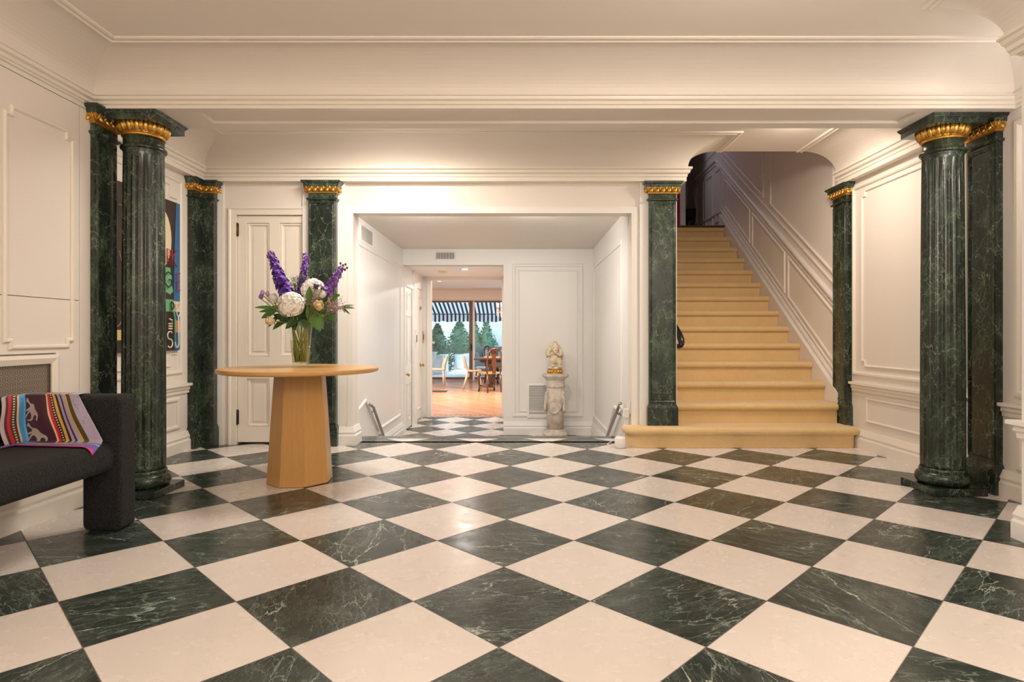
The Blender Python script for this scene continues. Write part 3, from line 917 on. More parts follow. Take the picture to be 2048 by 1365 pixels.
def pilaster(name, plan, label, face, z0=0.0, w=None, base_h=0.19, mat=None, grp='marbled columns and pilasters'):
    """plan polygon of the shaft, w = which edges are exposed; face = (frame, u0, u1, n) of the sunk front panel"""
    cx = sum(p[0] for p in plan) / len(plan); cy = sum(p[1] for p in plan) / len(plan)
    t = thing(name, label, 'pilaster', (cx, cy, z0), grp)
    mat = mat or M['marble']
    b = MB(); b.stack(plan, [(z0, 0.016), (z0 + base_h - 0.03, 0.016), (z0 + base_h - 0.022, 0.012), (z0 + base_h, 0.004)], w)
    b.build('base_block', mat, t)
    b = MB(); b.stack(plan, [(z0 + base_h, 0), (2.205, 0)], w)
    for F, u0, u1 in face:
        b.sweep(frame_path(F, u0 + 0.016, u1 - 0.016, z0 + base_h + 0.03, 2.175), [(-0.012, -0.002), (-0.012, 0.003), (-0.004, 0.007), (0.004, 0.001), (0.012, 0.005), (0.012, -0.002)], nrm(F), closed=True)
    b.build('shaft', mat, t)
    b = MB(); b.stack(plan, [(2.205, 0.004), (2.21, 0.014), (2.222, 0.018), (2.228, 0.004), (2.232, 0.002), (2.272, 0.002)], w)
    b.build('neck_band', mat, t)
    b = MB(); b.stack(plan, [(2.268, 0.003), (2.27, 0.012), (2.279, 0.012), (2.281, 0.008), (2.30, 0.022), (2.325, 0.034)], w)
    n = len(plan); ar = sum(plan[i][0] * plan[(i + 1) % n][1] - plan[(i + 1) % n][0] * plan[i][1] for i in range(n))
    sg = 1 if ar > 0 else -1
    for i in range(n):
        if w and not w[i]: continue
        p = Vector((*plan[i], 0)); q = Vector((*plan[(i + 1) % n], 0)); e = q - p; L = e.length; e.normalize()
        o = Vector((e.y, -e.x, 0)) * sg
        R = Matrix((e, o, Vector((0, 0, 1)))).transposed() @ Matrix.Rotation(-0.5, 3, 'X').inverted()
        k = max(1, round((L + 0.03) / 0.052))
        for j in range(k):
            u = -0.012 + (L + 0.024) * (j + 0.5) / k
            b.ball(p + e * u + o * 0.025 + Vector((0, 0, 2.302)), (0.019, 0.013, 0.026), 10, 8, R)
            for s in (-1, 1):
                uu = u + s * (L + 0.024) / k * 0.46
                b.tube([p + e * uu + o * 0.012 + Vector((0, 0, 2.283)), p + e * uu + o * 0.030 + Vector((0, 0, 2.302)), p + e * uu + o * 0.042 + Vector((0, 0, 2.324))], 0.0036, 6)
    b.build('gilded_capital', M['gold'], t)
    b = MB(); b.stack(plan, [(2.322, 0.034), (2.348, 0.036), (2.352, 0.042), (2.362, 0.052), (2.372, 0.054), (2.3765, 0.050)], w)
    b.build('abacus', mat, t)
    return t

column((-2.381, 3.80), 'round fluted green marbled column on the left, beside the black bench')
column((2.722, 3.865), 'round fluted green marbled column on the right, in front of the panelled wall')
pilaster('wall_pilaster', [(-2.60, 3.60), (-2.552, 3.60), (-2.552, 3.80), (-2.60, 3.80)], 'green marbled pilaster on the left wall behind the bench arm', [(FX(-2.552, 1), 3.60, 3.80)], w=[1, 1, 1, 0])
pilaster('wall_pilaster', [(3.01, 3.97), (2.965, 3.97), (2.965, 3.74), (3.01, 3.74)], 'green marbled pilaster on the right wall just behind the round column', [(FX(2.965, -1), 3.74, 3.97)], w=[1, 1, 1, 0])
pilaster('corner_pilaster', [(-2.91, 5.25), (-2.855, 5.25), (-2.855, 5.375), (-2.745, 5.375), (-2.745, 5.46), (-2.91, 5.46)], 'green marbled pilaster folded into the inside corner left of the white door', [], w=[1, 1, 1, 1, 0, 0])
pilaster('wall_pilaster', [(-1.895, 5.46), (-1.895, 5.375), (-1.652, 5.375), (-1.652, 5.46)], 'green marbled pilaster on the back wall behind the flower vase', [(FY(5.375), -1.895, -1.652)], w=[1, 1, 1, 0])
pilaster('wall_pilaster', [(1.162, 5.46), (1.162, 5.40), (1.405, 5.40), (1.405, 5.46)], 'green marbled pilaster standing on the lowest carpeted step, left side of the stairs', [(FY(5.40), 1.162, 1.405)], z0=0.1825, w=[1, 1, 1, 0], mat=M['marble_pale'])
pilaster('wall_pilaster', [(3.01, 5.67), (2.958, 5.67), (2.958, 5.44), (3.01, 5.44)], 'green marbled pilaster at the right-hand foot of the stairs', [(FX(2.958, -1), 5.44, 5.67)], z0=0.1825, w=[1, 1, 1, 0])

# ------------------------------------------------------------------ carpeted stairs
st = thing('staircase', 'straight flight of stairs covered in golden carpet', 'stairs', (2.2, 5.3, 0))
RISE, RUN, Y0 = 0.1825, 0.26, 5.26
def step_profile(k):
    z1 = RISE * k; z0 = RISE * (k - 1); y = Y0 + RUN * (k - 1)
    P = [(y + 0.03, z0 - 0.02), (y + 0.030, z1 - 0.075)]
    for i in range(13):
        a = (-95 - 15 * i) * PI / 180
        a = -PI / 2 - i * PI / 12
        P.append((y + 0.036 + 0.036 * math.cos(a), z1 - 0.034 + 0.034 * math.sin(a) + (0.0)))
    P += [(y + RUN + 0.06, z1), (y + RUN + 0.06, z0 + 0.001)]
    return P
for k in range(1, 15):
    b = MB()
    if k == 1:
        # bullnose step, wide, with rounded ends
        def plan(o):
            pts = []
            x0, x1, y0 = 0.955 - o, 2.965 + o, Y0 + 0.03 - o
            R = 0.16
            pts.append((x0, YB - 0.004))
            for i in range(9):
                a = PI + PI / 2 * i / 8
                pts.append((x0 + R + R * math.cos(a), y0 + R + R * math.sin(a)))
            for i in range(7):
                a = -PI / 2 + PI / 2 * i / 6
                pts.append((x1 - 0.05 + 0.05 * math.cos(a), y0 + 0.05 + 0.05 * math.sin(a)))
            pts.append((x1, 5.60)); pts.append((1.43, 5.60)); pts.append((1.43, YB - 0.004))
            return pts
        lay = [(0.0, 0.001), (0.0, RISE - 0.078)] + [(0.034 * math.cos(-PI / 2 + PI * i / 10) ** 1 if 0 < i < 10 else 0.0, RISE - 0.036 + 0.036 * math.sin(-PI / 2 + PI * i / 10)) for i in range(11)]
        n = len(plan(0)); P = []; fs = []
        for o, z in lay: P += [(x, y, z) for x, y in plan(o)]
        for i in range(len(lay) - 1):
            for j in range(n):
                fs.append((i * n + j, i * n + (j + 1) % n, (i + 1) * n + (j + 1) % n, (i + 1) * n + j))
        fs.append(list(range(n))); fs.append([(len(lay) - 1) * n + j for j in range(n)])
        b.add(P, fs)
    else:
        x1 = 2.935 if k == 2 else 2.945
        pr = step_profile(k)
        if k == 14: pr = [(y if y < Y0 + RUN * 13 + 0.1 else y + 0.01, z) for y, z in pr]
        b.prism([(1.425, y, z) for y, z in pr], (x1 - 1.425, 0, 0))
    b.build('stair_tread', M['carpet'], st, bevel=0.004)
b = MB(); b.box(1.425, 2.96, Y0 + RUN * 13 - 0.012, Y0 + RUN * 13 + 0.12, RISE * 14 + 0.001, RISE * 14 + 0.02)
b.build('landing_edge', M['dark_wood'], st)
b = MB()                                                        # white string board at the wall
P = [(5.58, 0.19), (5.58, zs(5.58) + 0.05), (8.9, zs(8.9) + 0.05), (8.9, zs(8.9) - 0.35)]
b.prism([(2.946, y, z) for y, z in P], (0.062, 0, 0))
b.build('string_board', M['wall'], st)

b = MB()
path = [(1.475, 8.3, 2.95), (1.475, 7.0, 1.99), (1.475, 6.2, 1.40), (1.478, 5.98, 1.22), (1.50, 5.80, 1.07), (1.522, 5.70, 0.985), (1.528, 5.665, 0.93), (1.515, 5.65, 0.893), (1.488, 5.67, 0.885), (1.472, 5.71, 0.91)]
b.tube(path, [0.024, 0.024, 0.024, 0.027, 0.031, 0.034, 0.034, 0.031, 0.026, 0.018], 14)
hr = b.build('handrail', M['black'], None, subd=1)
meta(hr, 'black curled end of the handrail behind the pilaster beside the stairs', 'handrail')
for y, z in ((6.0, 1.24), (7.4, 2.28)):
    b = MB(); b.tube([(1.415, y, z - 0.07), (1.45, y, z - 0.07), (1.475, y, z - 0.02)], 0.009, 8); b.ball((1.424, y, z - 0.07), (0.006, 0.03, 0.03))
    b.build('bracket', M['black'], hr)

# ------------------------------------------------------------------ pedestal table and vase
TX, TY = -1.505, 4.11
tb = thing('pedestal_table', 'round honey oak table on a tapering faceted pedestal', 'table', (TX, TY, 0))
b = MB()
b.lathe([(0.500, 0.744), (0.517, 0.748), (0.522, 0.756), (0.522, 0.769), (0.518, 0.775), (0.50, 0.776), (0.30, 0.776), (0.1, 0.776)], (TX, TY, 0), 96)
b.build('tabletop', M['oak_top'], tb, smooth=False)
b = MB()
a0 = math.atan2(3.904 - TY, -1.565 - TX)
def octa(R, z): return [(TX + R * math.cos(a0 + PI / 4 * k), TY + R * math.sin(a0 + PI / 4 * k), z) for k in range(8)]
P = octa(0.217, 0.002) + octa(0.168, 0.745)
b.add(P, [list(range(8)), list(range(8, 16))] + [(k, (k + 1) % 8, 8 + (k + 1) % 8, 8 + k) for k in range(8)])
b.build('pedestal', M['oak'], tb, bevel=0.003)

VX, VY, VZ = -1.555, 4.25, 0.7765
vs_ = thing('flower_vase', 'clear tapering glass vase of water on the oak table', 'vase', (VX, VY, VZ))
b = MB()
b.lathe([(0.050, 0.0), (0.0535, 0.004), (0.082, 0.292), (0.083, 0.295), (0.080, 0.295), (0.079, 0.290), (0.052, 0.026), (0.03, 0.022)], (VX, VY, VZ), 40)
b.build('glass', M['vase_glass'], vs_)
b = MB(); b.lathe([(0.02, 0.024), (0.051, 0.027), (0.069, 0.186), (0.0, 0.186)], (VX, VY, VZ), 36)
b.build('water', M['water'], vs_)

def at(u, v, y): return Vector(((u - 1040) / 1200 * y, y, 1 - (v - 670) / 1200 * y))
FLW = 'flowers in the glass vase'
NST = [0]
def stem_to(t, p, bend=0.0):
    """stem from the foot of the vase, through its mouth, to p"""
    NST[0] += 1
    a = NST[0] * 2.4
    foot = Vector((VX - 0.036 * math.cos(a), VY - 0.036 * math.sin(a), VZ + 0.032))
    p = Vector(p)
    d = Vector((p.x - VX, p.y - VY, 0))
    if d.length > 0.055: d = d.normalized() * 0.055
    mouth = Vector((VX, VY, VZ + 0.285)) + d
    pts = []
    for i in range(13):
        s = i / 12
        q = foot * (1 - s) ** 2 + mouth * 2 * s * (1 - s) + p * s * s
        if s < 0.5:
            k = s / 0.5; q = foot.lerp(mouth, k)
        else:
            k = (s - 0.5) / 0.5
            ctrl = mouth + (mouth - foot) * 0.5
            ctrl = mouth.lerp(p, 0.5) + Vector((0, 0, 0.02))
            q = mouth * (1 - k) ** 2 + ctrl * 2 * k * (1 - k) + p * k * k
        pts.append(q)
    b = MB(); b.tube(pts, 0.0034, 6)
    return b.build('stem', M['stem'], t)

def petal(b, c, d, side, L, W, cup=0.25, n=3):
    """one petal: a small cupped blade growing from c along d"""
    d = d.normalized(); s = side - d * side.dot(d)
    if s.length < 1e-6: s = d.orthogonal()
    s.normalize(); nn = d.cross(s)
    P = []; fs = []
    for i in range(n + 1):
        t = i / n
        w = W * math.sin(PI * (0.12 + 0.80 * t)) 
        m = c + d * L * t
        P += [m - s * w + nn * cup * L * t * t + nn * w * 0.4, m + nn * cup * L * t * t, m + s * w + nn * cup * L * t * t + nn * w * 0.4]
    for i in range(n):
        for k in range(2):
            fs.append((i * 3 + k, i * 3 + k + 1, (i + 1) * 3 + k + 1, (i + 1) * 3 + k))
    b.add(P, fs, True)
def rnd(): return Vector((random.uniform(-1, 1), random.uniform(-1, 1), random.uniform(-1, 1))).normalized()

def floret(b, c, d, r, k=5, cup=0.35):
    side = d.orthogonal().normalized(); q0 = random.uniform(0, 6)
    for i in range(k):
        s = Matrix.Rotation(q0 + 2 * PI * i / k, 3, d) @ side
        petal(b, c, (s + d * 0.45), d.cross(s), r, r * 0.66, -cup * 0.4, 3)

def delphinium(p0, p1, r0, r1, n, label, mats, tipmat):
    p0, p1 = Vector(p0), Vector(p1)
    t = thing('delphinium', label, 'flower', p0, FLW)
    stem_to(t, p0)
    b, tip = MB(), MB()
    ax = (p1 - p0).normalized(); L = (p1 - p0).length
    b.tube([p0, p1], 0.003, 6)
    for i in range(n):
        s = (i + random.random()) / n
        r = r0 + (r1 - r0) * s
        a = i * 2.4 + random.uniform(-.3, .3)
        o = ax.orthogonal().normalized(); o = Matrix.Rotation(a, 3, ax) @ o
        c = p0 + ax * L * s + o * r * random.uniform(0.30, 1.0)
        floret(tip if s > 0.84 else b, c, (o + ax * 0.35 + rnd() * 0.35).normalized(), max(0.010, r * random.uniform(0.34, 0.5)), 5)
    b.build('petals', mats, t)
    tip.build('tip_buds', tipmat, t)
    return t
Y = VY
delphinium(at(575, 596, Y - .05), at(540, 505, Y - .02), 0.050, 0.026, 230, 'tall violet delphinium leaning to the left, the longest spike in the vase', M['purple'], M['mauve'])
delphinium(at(603, 590, Y + .06), at(612, 508, Y + .08), 0.036, 0.020, 130, 'upright violet delphinium in the middle of the bouquet', M['purple'], M['mauve'])
delphinium(at(650, 592, Y), at(684, 535, Y + .02), 0.042, 0.022, 95, 'mauve delphinium leaning right with bare buds at its tip', M['mauve'], M['mauve'])
# the loose buds at the right-hand tip
b = MB()
for (u, v) in ((681, 527), (686, 531), (691, 529), (694, 536), (690, 540), (679, 535)):
    p = at(u, v, Y + .02); b.ball(p, (0.008, 0.008, 0.010), 8, 6); b.tube([at(684, 540, Y + .02), p], 0.0016, 5)
rt = [o for o in bpy.data.objects if o.get('label', '').startswith('mauve delphinium')][0]
b.build('bare_buds', M['thistle'], rt)

def hydrangea(c, r, n, label):
    c = Vector(c)
    t = thing('hydrangea', label, 'flower', c, FLW)
    stem_to(t, c - Vector((0, 0, r * 0.5)))
    b = MB(); b.ball(c, r * 0.76, 20, 14)
    for i in range(n):
        z = 1 - 2 * (i + 0.5) / n
        if z < -0.75: continue
        a = i * 2.39996
        d = Vector((math.sqrt(1 - z * z) * math.cos(a), math.sqrt(1 - z * z) * math.sin(a), z))
        k = 1 + 0.10 * noise.noise(d * 2.2 + c * 3)
        floret(b, c + d * r * random.uniform(0.82, 0.94) * k, (d + rnd() * 0.25).normalized(), r * 0.23, 4, 0.3)
    b.build('blossom', M['white_petal'], t)
hydrangea(at(582, 610, Y - .10), 0.088, 210, 'large white hydrangea head at the front of the bouquet')
hydrangea(at(626, 580, Y + .03), 0.080, 180, 'white hydrangea head behind the green leaf at the right of the bouquet')

def rose(c, r, face, label, mat):
    c = Vector(c); face = Vector(face).normalized()
    t = thing('rose', label, 'flower', c, FLW)
    stem_to(t, c - face * r * 0.8)
    b = MB()
    Rq = Vector((0, 0, 1)).rotation_difference(face).to_matrix()
    b.ball(c, (r * .55, r * .55, r * .8), 12, 8, Rq)
    side = face.orthogonal().normalized()
    for ring, (rr, k, h, tilt) in enumerate(((0.35, 4, 1.0, 0.15), (0.55, 5, 0.95, 0.35), (0.75, 6, 0.85, 0.6))):
        for i in range(k):
            s = Matrix.Rotation(2 * PI * i / k + ring * 0.6, 3, face) @ side
            petal(b, c - face * r * 0.75 + s * r * rr * 0.55, (face + s * tilt), face.cross(s), r * 1.7 * h, r * 0.66, 0.22, 5)
    b.build('bloom', mat, t)
    g = MB()
    for i in range(5):
        s = Matrix.Rotation(2 * PI * i / 5, 3, face) @ side
        petal(g, c - face * r * 0.85, s - face * 0.1, face.cross(s), r * 0.8, r * 0.2)
    g.build('sepals', M['leaf'], t)
rose(at(638, 613, Y - .12), 0.040, (0.15, -0.75, 0.55), 'cream rose at the right front of the bouquet', M['cream_petal'])
rose(at(548, 598, Y - .06), 0.038, (-0.4, -0.5, 0.75), 'white rose left of the large hydrangea', M['white_petal'])
rose(at(541, 642, Y - .08), 0.036, (-0.6, -0.6, 0.1), 'pale peach rose low on the left among leaves', M['cream_petal'])
rose(at(645, 590, Y - .04), 0.030, (0.5, -0.4, 0.8), 'small white rose under the mauve delphinium', M['white_petal'])
for (u, v, lab) in ((522, 594, 'purple bud at the far left, lowest of three'), (525, 586, 'purple bud at the far left, topmost of three'), (535, 588, 'purple bud at the far left, nearest the white rose')):
    c = at(u, v, Y - .03)
    t = thing('lisianthus_bud', lab, 'flower', c, FLW)
    stem_to(t, c - Vector((0, 0, 0.015)))
    b = MB(); b.ball(c, (0.016, 0.016, 0.017), 12, 10)
    for i in range(5):
        s = Matrix.Rotation(2 * PI * i / 5, 3, 'Z') @ Vector((1, 0, 0))
        petal(b, c + s * 0.006 - Vector((0, 0, .016)), Vector((0, 0, 1)) + s * 0.35, Vector((0, 0, 1)).cross(s), 0.034, 0.014, 0.3, 4)
    b.build('bud', M['lilac'] if v < 590 else M['mauve'], t)
for (u, v, r, lab) in ((632, 573, 0.030, 'dark spiky thistle head beside the rear hydrangea'), (644, 577, 0.016, 'small dark thistle bud under the mauve delphinium')):
    c = at(u, v, Y - .07)
    t = thing('sea_holly', lab, 'flower', c, FLW); stem_to(t, c)
    b = MB(); b.ball(c, r * 0.6, 10, 8)
    for i in range(60): petal(b, c, rnd(), rnd(), r, r * 0.09, 0, 2)
    b.build('thistle_head', M['thistle'], t)

def sprig(c, spread, n, label, mat, up=(0, -0.2, 1)):
    c = Vector(c); t = thing('filler_sprig', label, 'flower', c, FLW); stem_to(t, c - Vector(up).normalized() * spread * 0.6)
    b = MB(); root = c - Vector(up).normalized() * spread * 0.7
    for i in range(n):
        d = (Vector(up) * 0.55 + rnd() * 0.8).normalized()
        e = c + d * spread * random.uniform(0.3, 1.0)
        b.tube([root, root.lerp(e, 0.6) + rnd() * 0.01, e], 0.0011, 4, cap=False)
        for k in range(7):
            q = root.lerp(e, random.uniform(0.45, 1.0)); petal(b, q + rnd() * 0.012, rnd(), rnd(), 0.015, 0.0032, 0.1, 2)
    b.build('sprays', mat, t)
sprig(at(590, 570, Y + .05), 0.09, 24, 'feathery grey green sprig between the two tall delphiniums', M['leaf_grey'])
sprig(at(624, 600, Y - .06), 0.07, 26, 'dusky pink filler sprig between hydrangea and cream rose', M['dusky'])
sprig(at(668, 610, Y - .02), 0.095, 40, 'broad dusky pink filler spray at the right of the bouquet', M['dusky'], (0.7, -0.1, 0.3))
sprig(at(605, 555, Y + .07), 0.07, 16, 'grey green sprig in front of the middle delphinium', M['leaf_grey'])

def leaf(b, c, d, up, L, W, curl=0.25, n=8):
    c, d, up = Vector(c), Vector(d).normalized(), Vector(up)
    s = d.cross(up).normalized(); nn = s.cross(d)
    P = []; fs = []
    for i in range(n + 1):
        t = i / n
        w = W * (math.sin(PI * min(1, t * 0.97 + 0.02)) ** 0.75) * (1 - 0.25 * t)
        m = c + d * L * t - nn * curl * L * t * t
        P += [m - s * w + nn * w * 0.22, m - s * w * .5 + nn * w * .05, m - nn * w * 0.06, m + s * w * .5 + nn * w * .05, m + s * w + nn * w * 0.22]
    for i in range(n):
        for k in range(4):
            fs.append((i * 5 + k, i * 5 + k + 1, (i + 1) * 5 + k + 1, (i + 1) * 5 + k))
    b.add(P, fs, True)
LV = [  # (base px, tip px, width m, depth offset, material, label of the branch)
    ('leafy branch with glossy leaves hanging on the left of the vase', 'leaf', [((552, 618), (508, 611), .018, -.02), ((556, 622), (517, 620), .020, -.06), ((552, 624), (521, 634), .030, -.08), ((560, 630), (534, 652), .020, -.04), ((572, 640), (543, 657), .026, -.05), ((566, 618), (540, 612), .022, -.02)]),
    ('leafy branch with dark leaves drooping over the front of the rim', 'leaf_dark', [((603, 632), (568, 655), .040, -.10), ((600, 640), (612, 655), .036, -.11), ((590, 640), (560, 640), .030, -.05), ((606, 628), (612, 605), .020, -.06), ((570, 640), (548, 628), .03, -.03), ((615, 622), (600, 646), .03, -.04), ((584, 636), (590, 660), .028, -.07), ((595, 632), (620, 640), .03, -.02), ((578, 636), (552, 652), .026, -.02)]),
    ('leafy branch with the broad bright leaf drooping over the right rim', 'leaf', [((622, 630), (641, 660), .042, -.11), ((640, 628), (646, 658), .020, -.09), ((618, 606), (618, 574), .026, -.13), ((640, 634), (661, 646), .008, -.05), ((616, 640), (614, 612), .014, -.1), ((628, 640), (610, 646), .03, -.02), ((630, 626), (612, 600), .026, -.02), ((650, 630), (668, 640), .02, -.04)]),
    ('leafy branch with round bright leaves right of the bouquet', 'leaf', [((662, 604), (676, 588), .026, -.06), ((660, 592), (678, 590), .020, -.03)]),
    ('leafy branch with grey leaves reaching furthest right', 'leaf_grey', [((684, 617), (708, 614), .014, -.02), ((682, 614), (706, 608), .010, -.01), ((686, 617), (699, 627), .009, -.02), ((682, 612), (690, 625), .009, -.03), ((655, 632), (674, 640), .022, -.02), ((640, 640), (670, 628), .026, .02)]),
    ('leafy branch with dark leaves at the back of the bouquet', 'leaf_dark', [((600, 625), (560, 600), .03, .06), ((610, 625), (650, 600), .03, .06), ((600, 600), (606, 575), .025, .05), ((620, 620), (660, 632), .03, .04), ((590, 620), (550, 630), .03, .04), ((605, 615), (590, 590), .03, .02), ((575, 628), (556, 612), .03, .0), ((598, 636), (574, 650), .034, .05), ((612, 636), (636, 652), .034, .06), ((640, 616), (664, 604), .03, .03)]),
]
for lab, mk, ls in LV:
    c = at(sum(l[0][0] for l in ls) / len(ls), sum(l[0][1] for l in ls) / len(ls), Y + ls[0][3])
    t = thing('leaf_branch', lab, 'leaves', c, FLW); stem_to(t, c)
    for (p, q, w, dy) in ls:
        P0, P1 = at(*p, Y + dy + .03), at(*q, Y + dy)
        b = MB(); d = P1 - P0; leaf(b, P0, d, Vector((0.1, -0.75, 0.55)), d.length, w, 0.18)
        b.tube([c, c.lerp(P0, .5) + Vector((0, 0, .006)), P0], 0.0018, 5, cap=False)
        b.build('leaf', M[mk], t)
# leaf blade under water
b = MB(); 
t = thing('leaf_branch', 'dark leaf standing in the water inside the vase', 'leaves', (VX, VY, VZ + 0.05), FLW)
leaf(b, (VX - 0.02, VY - 0.015, VZ + 0.035), (-0.02, -0.0, 0.13), (0.2, -1, 0.1), 0.13, 0.018, 0.03); leaf(b, (VX + 0.0, VY - 0.02, VZ + 0.035), (0.03, -0.0, 0.10), (0.2, -1, 0.1), 0.10, 0.016, 0.03)
b.build('leaf', M['leaf_dark'], t)

# ------------------------------------------------------------------ boucle bench along the left wall
bn = thing('bench', 'charcoal boucle bench with a rounded arm against the left wall', 'bench', (-2.28, 2.6, 0))
def rbox(x0, x1, y0, y1, z0, z1, r, name, parent, mat, seg=6):
    b = MB(); b.box(x0, x1, y0, y1, z0, z1)
    return b.build(name, mat, parent, bevel=r, seg=seg, smooth=True)
SEAT_Z = 0.452
rbox(-2.545, -2.055, 1.45, 3.10, 0.305, SEAT_Z, 0.055, 'seat', bn, M['boucle'])
def band(y0, y1, name):
    """arm slab that comes down at its front as a leg"""
    b = MB(); b.prism([(x, y0, z) for x, z in ((-2.572, .34), (-2.226, .34), (-2.226, 0.001), (-2.028, 0.001), (-2.028, .692), (-2.572, .692))], (0, y1 - y0, 0))
    b.build(name, M['boucle'], bn, bevel=0.034, seg=6, smooth=True)
band(3.035, 3.185, 'arm'); band(1.36, 1.51, 'arm')
rbox(-2.572, -2.505, 1.40, 3.10, 0.475, 0.692, 0.03, 'backrest', bn, M['boucle'])

# ------------------------------------------------------------------ silk scarf over the bench arm
def scarf_point(u, v):
    """u across the scarf left to right, v down: over the arm top, down its face, out over the seat"""
    w = max(0.0, (u - 0.2) / 0.8)
    x_top = -2.498 + w * (2.498 - 2.225); x_bot = -2.462 + w * (2.462 - 2.085)
    # path lengths
    over, down, out = 0.10, 0.255, 0.13
    s = v * (over + down + out)
    yf = 3.022 - 0.03 * (1 - u) * 0.0
    if s < over:
        k = s / over
        x = x_top; y = yf + 0.075 * (1 - k) ; z = 0.7015 - 0.004 * k ** 4
    elif s < over + down:
        k = (s - over) / down
        x = x_top + (x_bot - x_top) * k
        y = yf - 0.012 * math.sin(k * PI) - 0.02 * k * k
        z = 0.697 - (0.697 - 0.462) * k
        # soft pleats
        y -= 0.007 * math.sin(u * 16 + 2 * k) * math.sin(k * PI) + 0.006 * math.sin(u * 5 + 1)
        x += 0.006 * math.sin(k * 7 + u * 3) * (1 - u)
    else:
        k = (s - over - down) / out
        x = x_bot + 0.05 * k * u ** 3
        y = yf - 0.02 - 0.010 - 0.115 * k * (0.45 + 0.55 * u)
        z = 0.4605 + 0.005 * (1 + math.sin(u * 9 + k * 2)) * (1 - k) * (1 - u)
        if x > -2.11:                                    # rolls over the rounded edge of the seat
            ph = min((x + 2.11) / 0.0635, 1.5)
            x = -2.11 + 0.0635 * math.sin(ph); z = 0.397 + 0.0635 * math.cos(ph) - max(0.0, (x_bot + 0.05 * k + 2.11) / 0.0635 - 1.5) * 0.05
    q = max(0.0, 0.2 - u) / 0.2                  # the left end turns the corner on to the back rest
    y -= 0.125 * q; x -= 0.004 * q
    return Vector((x, y, z))
def scarf_mat():
    t = NT('printed_silk'); uv = t.coord('UV')
    sx = t.n('ShaderNodeSeparateXYZ'); t.l(uv, sx.inputs[0]); u, v = sx.outputs[0], sx.outputs[1]
    plum, lil = srgb(66, 26, 42), srgb(176, 164, 190)
    cream, red, blue, yel, oli = srgb(226, 186, 150), srgb(196, 26, 30), srgb(70, 150, 200), srgb(214, 172, 70), srgb(86, 72, 22)
    brn = srgb(70, 48, 24)
    st = [(0, srgb(180, 160, 160)), (.035, plum), (.055, red), (.085, brn), (.135, cream), (.15, blue), (.215, plum), (.505, cream), (.525, red), (.555, srgb(40, 18, 24)), (.60, yel), (.635, plum), (.665, lil), (.70, plum), (.725, lil), (.78, yel), (.80, srgb(50, 26, 24)), (.807, oli), (.855, lil)]
    # colour ramps hold 32 stops
    c = t.ramp(u, st, const=True)
    # rows of small white squares along the dark bands
    vv = t.math('FRACT', t.math('MULTIPLY', v, 36))
    sq = t.math('MULTIPLY', t.math('GREATER_THAN', vv, 0.35), t.math('LESS_THAN', vv, 0.75))
    for c0, c1, col in ((.102, .118, srgb(235, 225, 215)), (.570, .586, srgb(235, 225, 215)), (.742, .758, srgb(200, 185, 200))):
        inb = t.math('MULTIPLY', t.math('GREATER_THAN', u, c0), t.math('LESS_THAN', u, c1))
        c = t.mix(t.math('MULTIPLY', inb, sq), c, col)
    # sketchy rigging drawn on the lilac end
    pr = t.math('MULTIPLY', t.veins(uv, 9, 0.05, 0.25, 4, .48, .6), t.math('GREATER_THAN', u, .87))
    c = t.mix(t.math('MULTIPLY', pr, .75), c, srgb(92, 84, 84))
    for v0, col in ((.775, plum), (.80, srgb(120, 190, 215)), (.835, srgb(104, 62, 160)), (.975, srgb(205, 10, 110))):
        c = t.mix(t.math('GREATER_THAN', t.math('ADD', v, t.math('MULTIPLY', t.math('SINE', t.math('MULTIPLY', u, 7)), .008)), v0), c, col)
    return t.fin(c, 0.42, Sheen_Weight=0.2)
NU, NV = 70, 60
P = [scarf_point(i / NU, j / NV) for j in range(NV + 1) for i in range(NU + 1)]
fs = [(j * (NU + 1) + i, j * (NU + 1) + i + 1, (j + 1) * (NU + 1) + i + 1, (j + 1) * (NU + 1) + i) for j in range(NV) for i in range(NU)]
b = MB(); b.add(P, fs, True)
sf = b.build('silk_scarf', scarf_mat(), None, recalc=False)
uvl = sf.data.uv_layers.new(name='UVMap')
for pl in sf.data.polygons:
    for li in pl.loop_indices:
        vi = sf.data.loops[li].vertex_index
        uvl.data[li].uv = ((vi % (NU + 1)) / NU, (vi // (NU + 1)) / NV)
md = sf.modifiers.new('cloth', 'SOLIDIFY'); md.thickness = 0.0025; md.offset = 0
meta(sf, 'striped silk scarf with printed horses draped over the bench arm', 'scarf')
M['horse'] = plain('grey_printed_horse', srgb(178, 164, 156), 0.5, var=0.12, scale=60)
HORSE = [(.10, .16), (.16, .06), (.22, .10), (.28, .22), (.40, .30), (.55, .30), (.64, .34), (.74, .52), (.84, .60), (.94, .66), (.97, .76), (.90, .92), (.80, .98), (.76, .92), (.84, .84), (.80, .76), (.70, .74), (.62, .80), (.55, .92), (.38, .98), (.12, .97), (.12, .93), (.36, .92), (.44, .84), (.42, .72), (.34, .62), (.20, .70), (.04, .86), (.02, .80), (.18, .62), (.28, .54), (.06, .60), (.02, .55), (.26, .46), (.34, .40), (.28, .32), (.18, .24), (.08, .22)]
from mathutils.geometry import tessellate_polygon
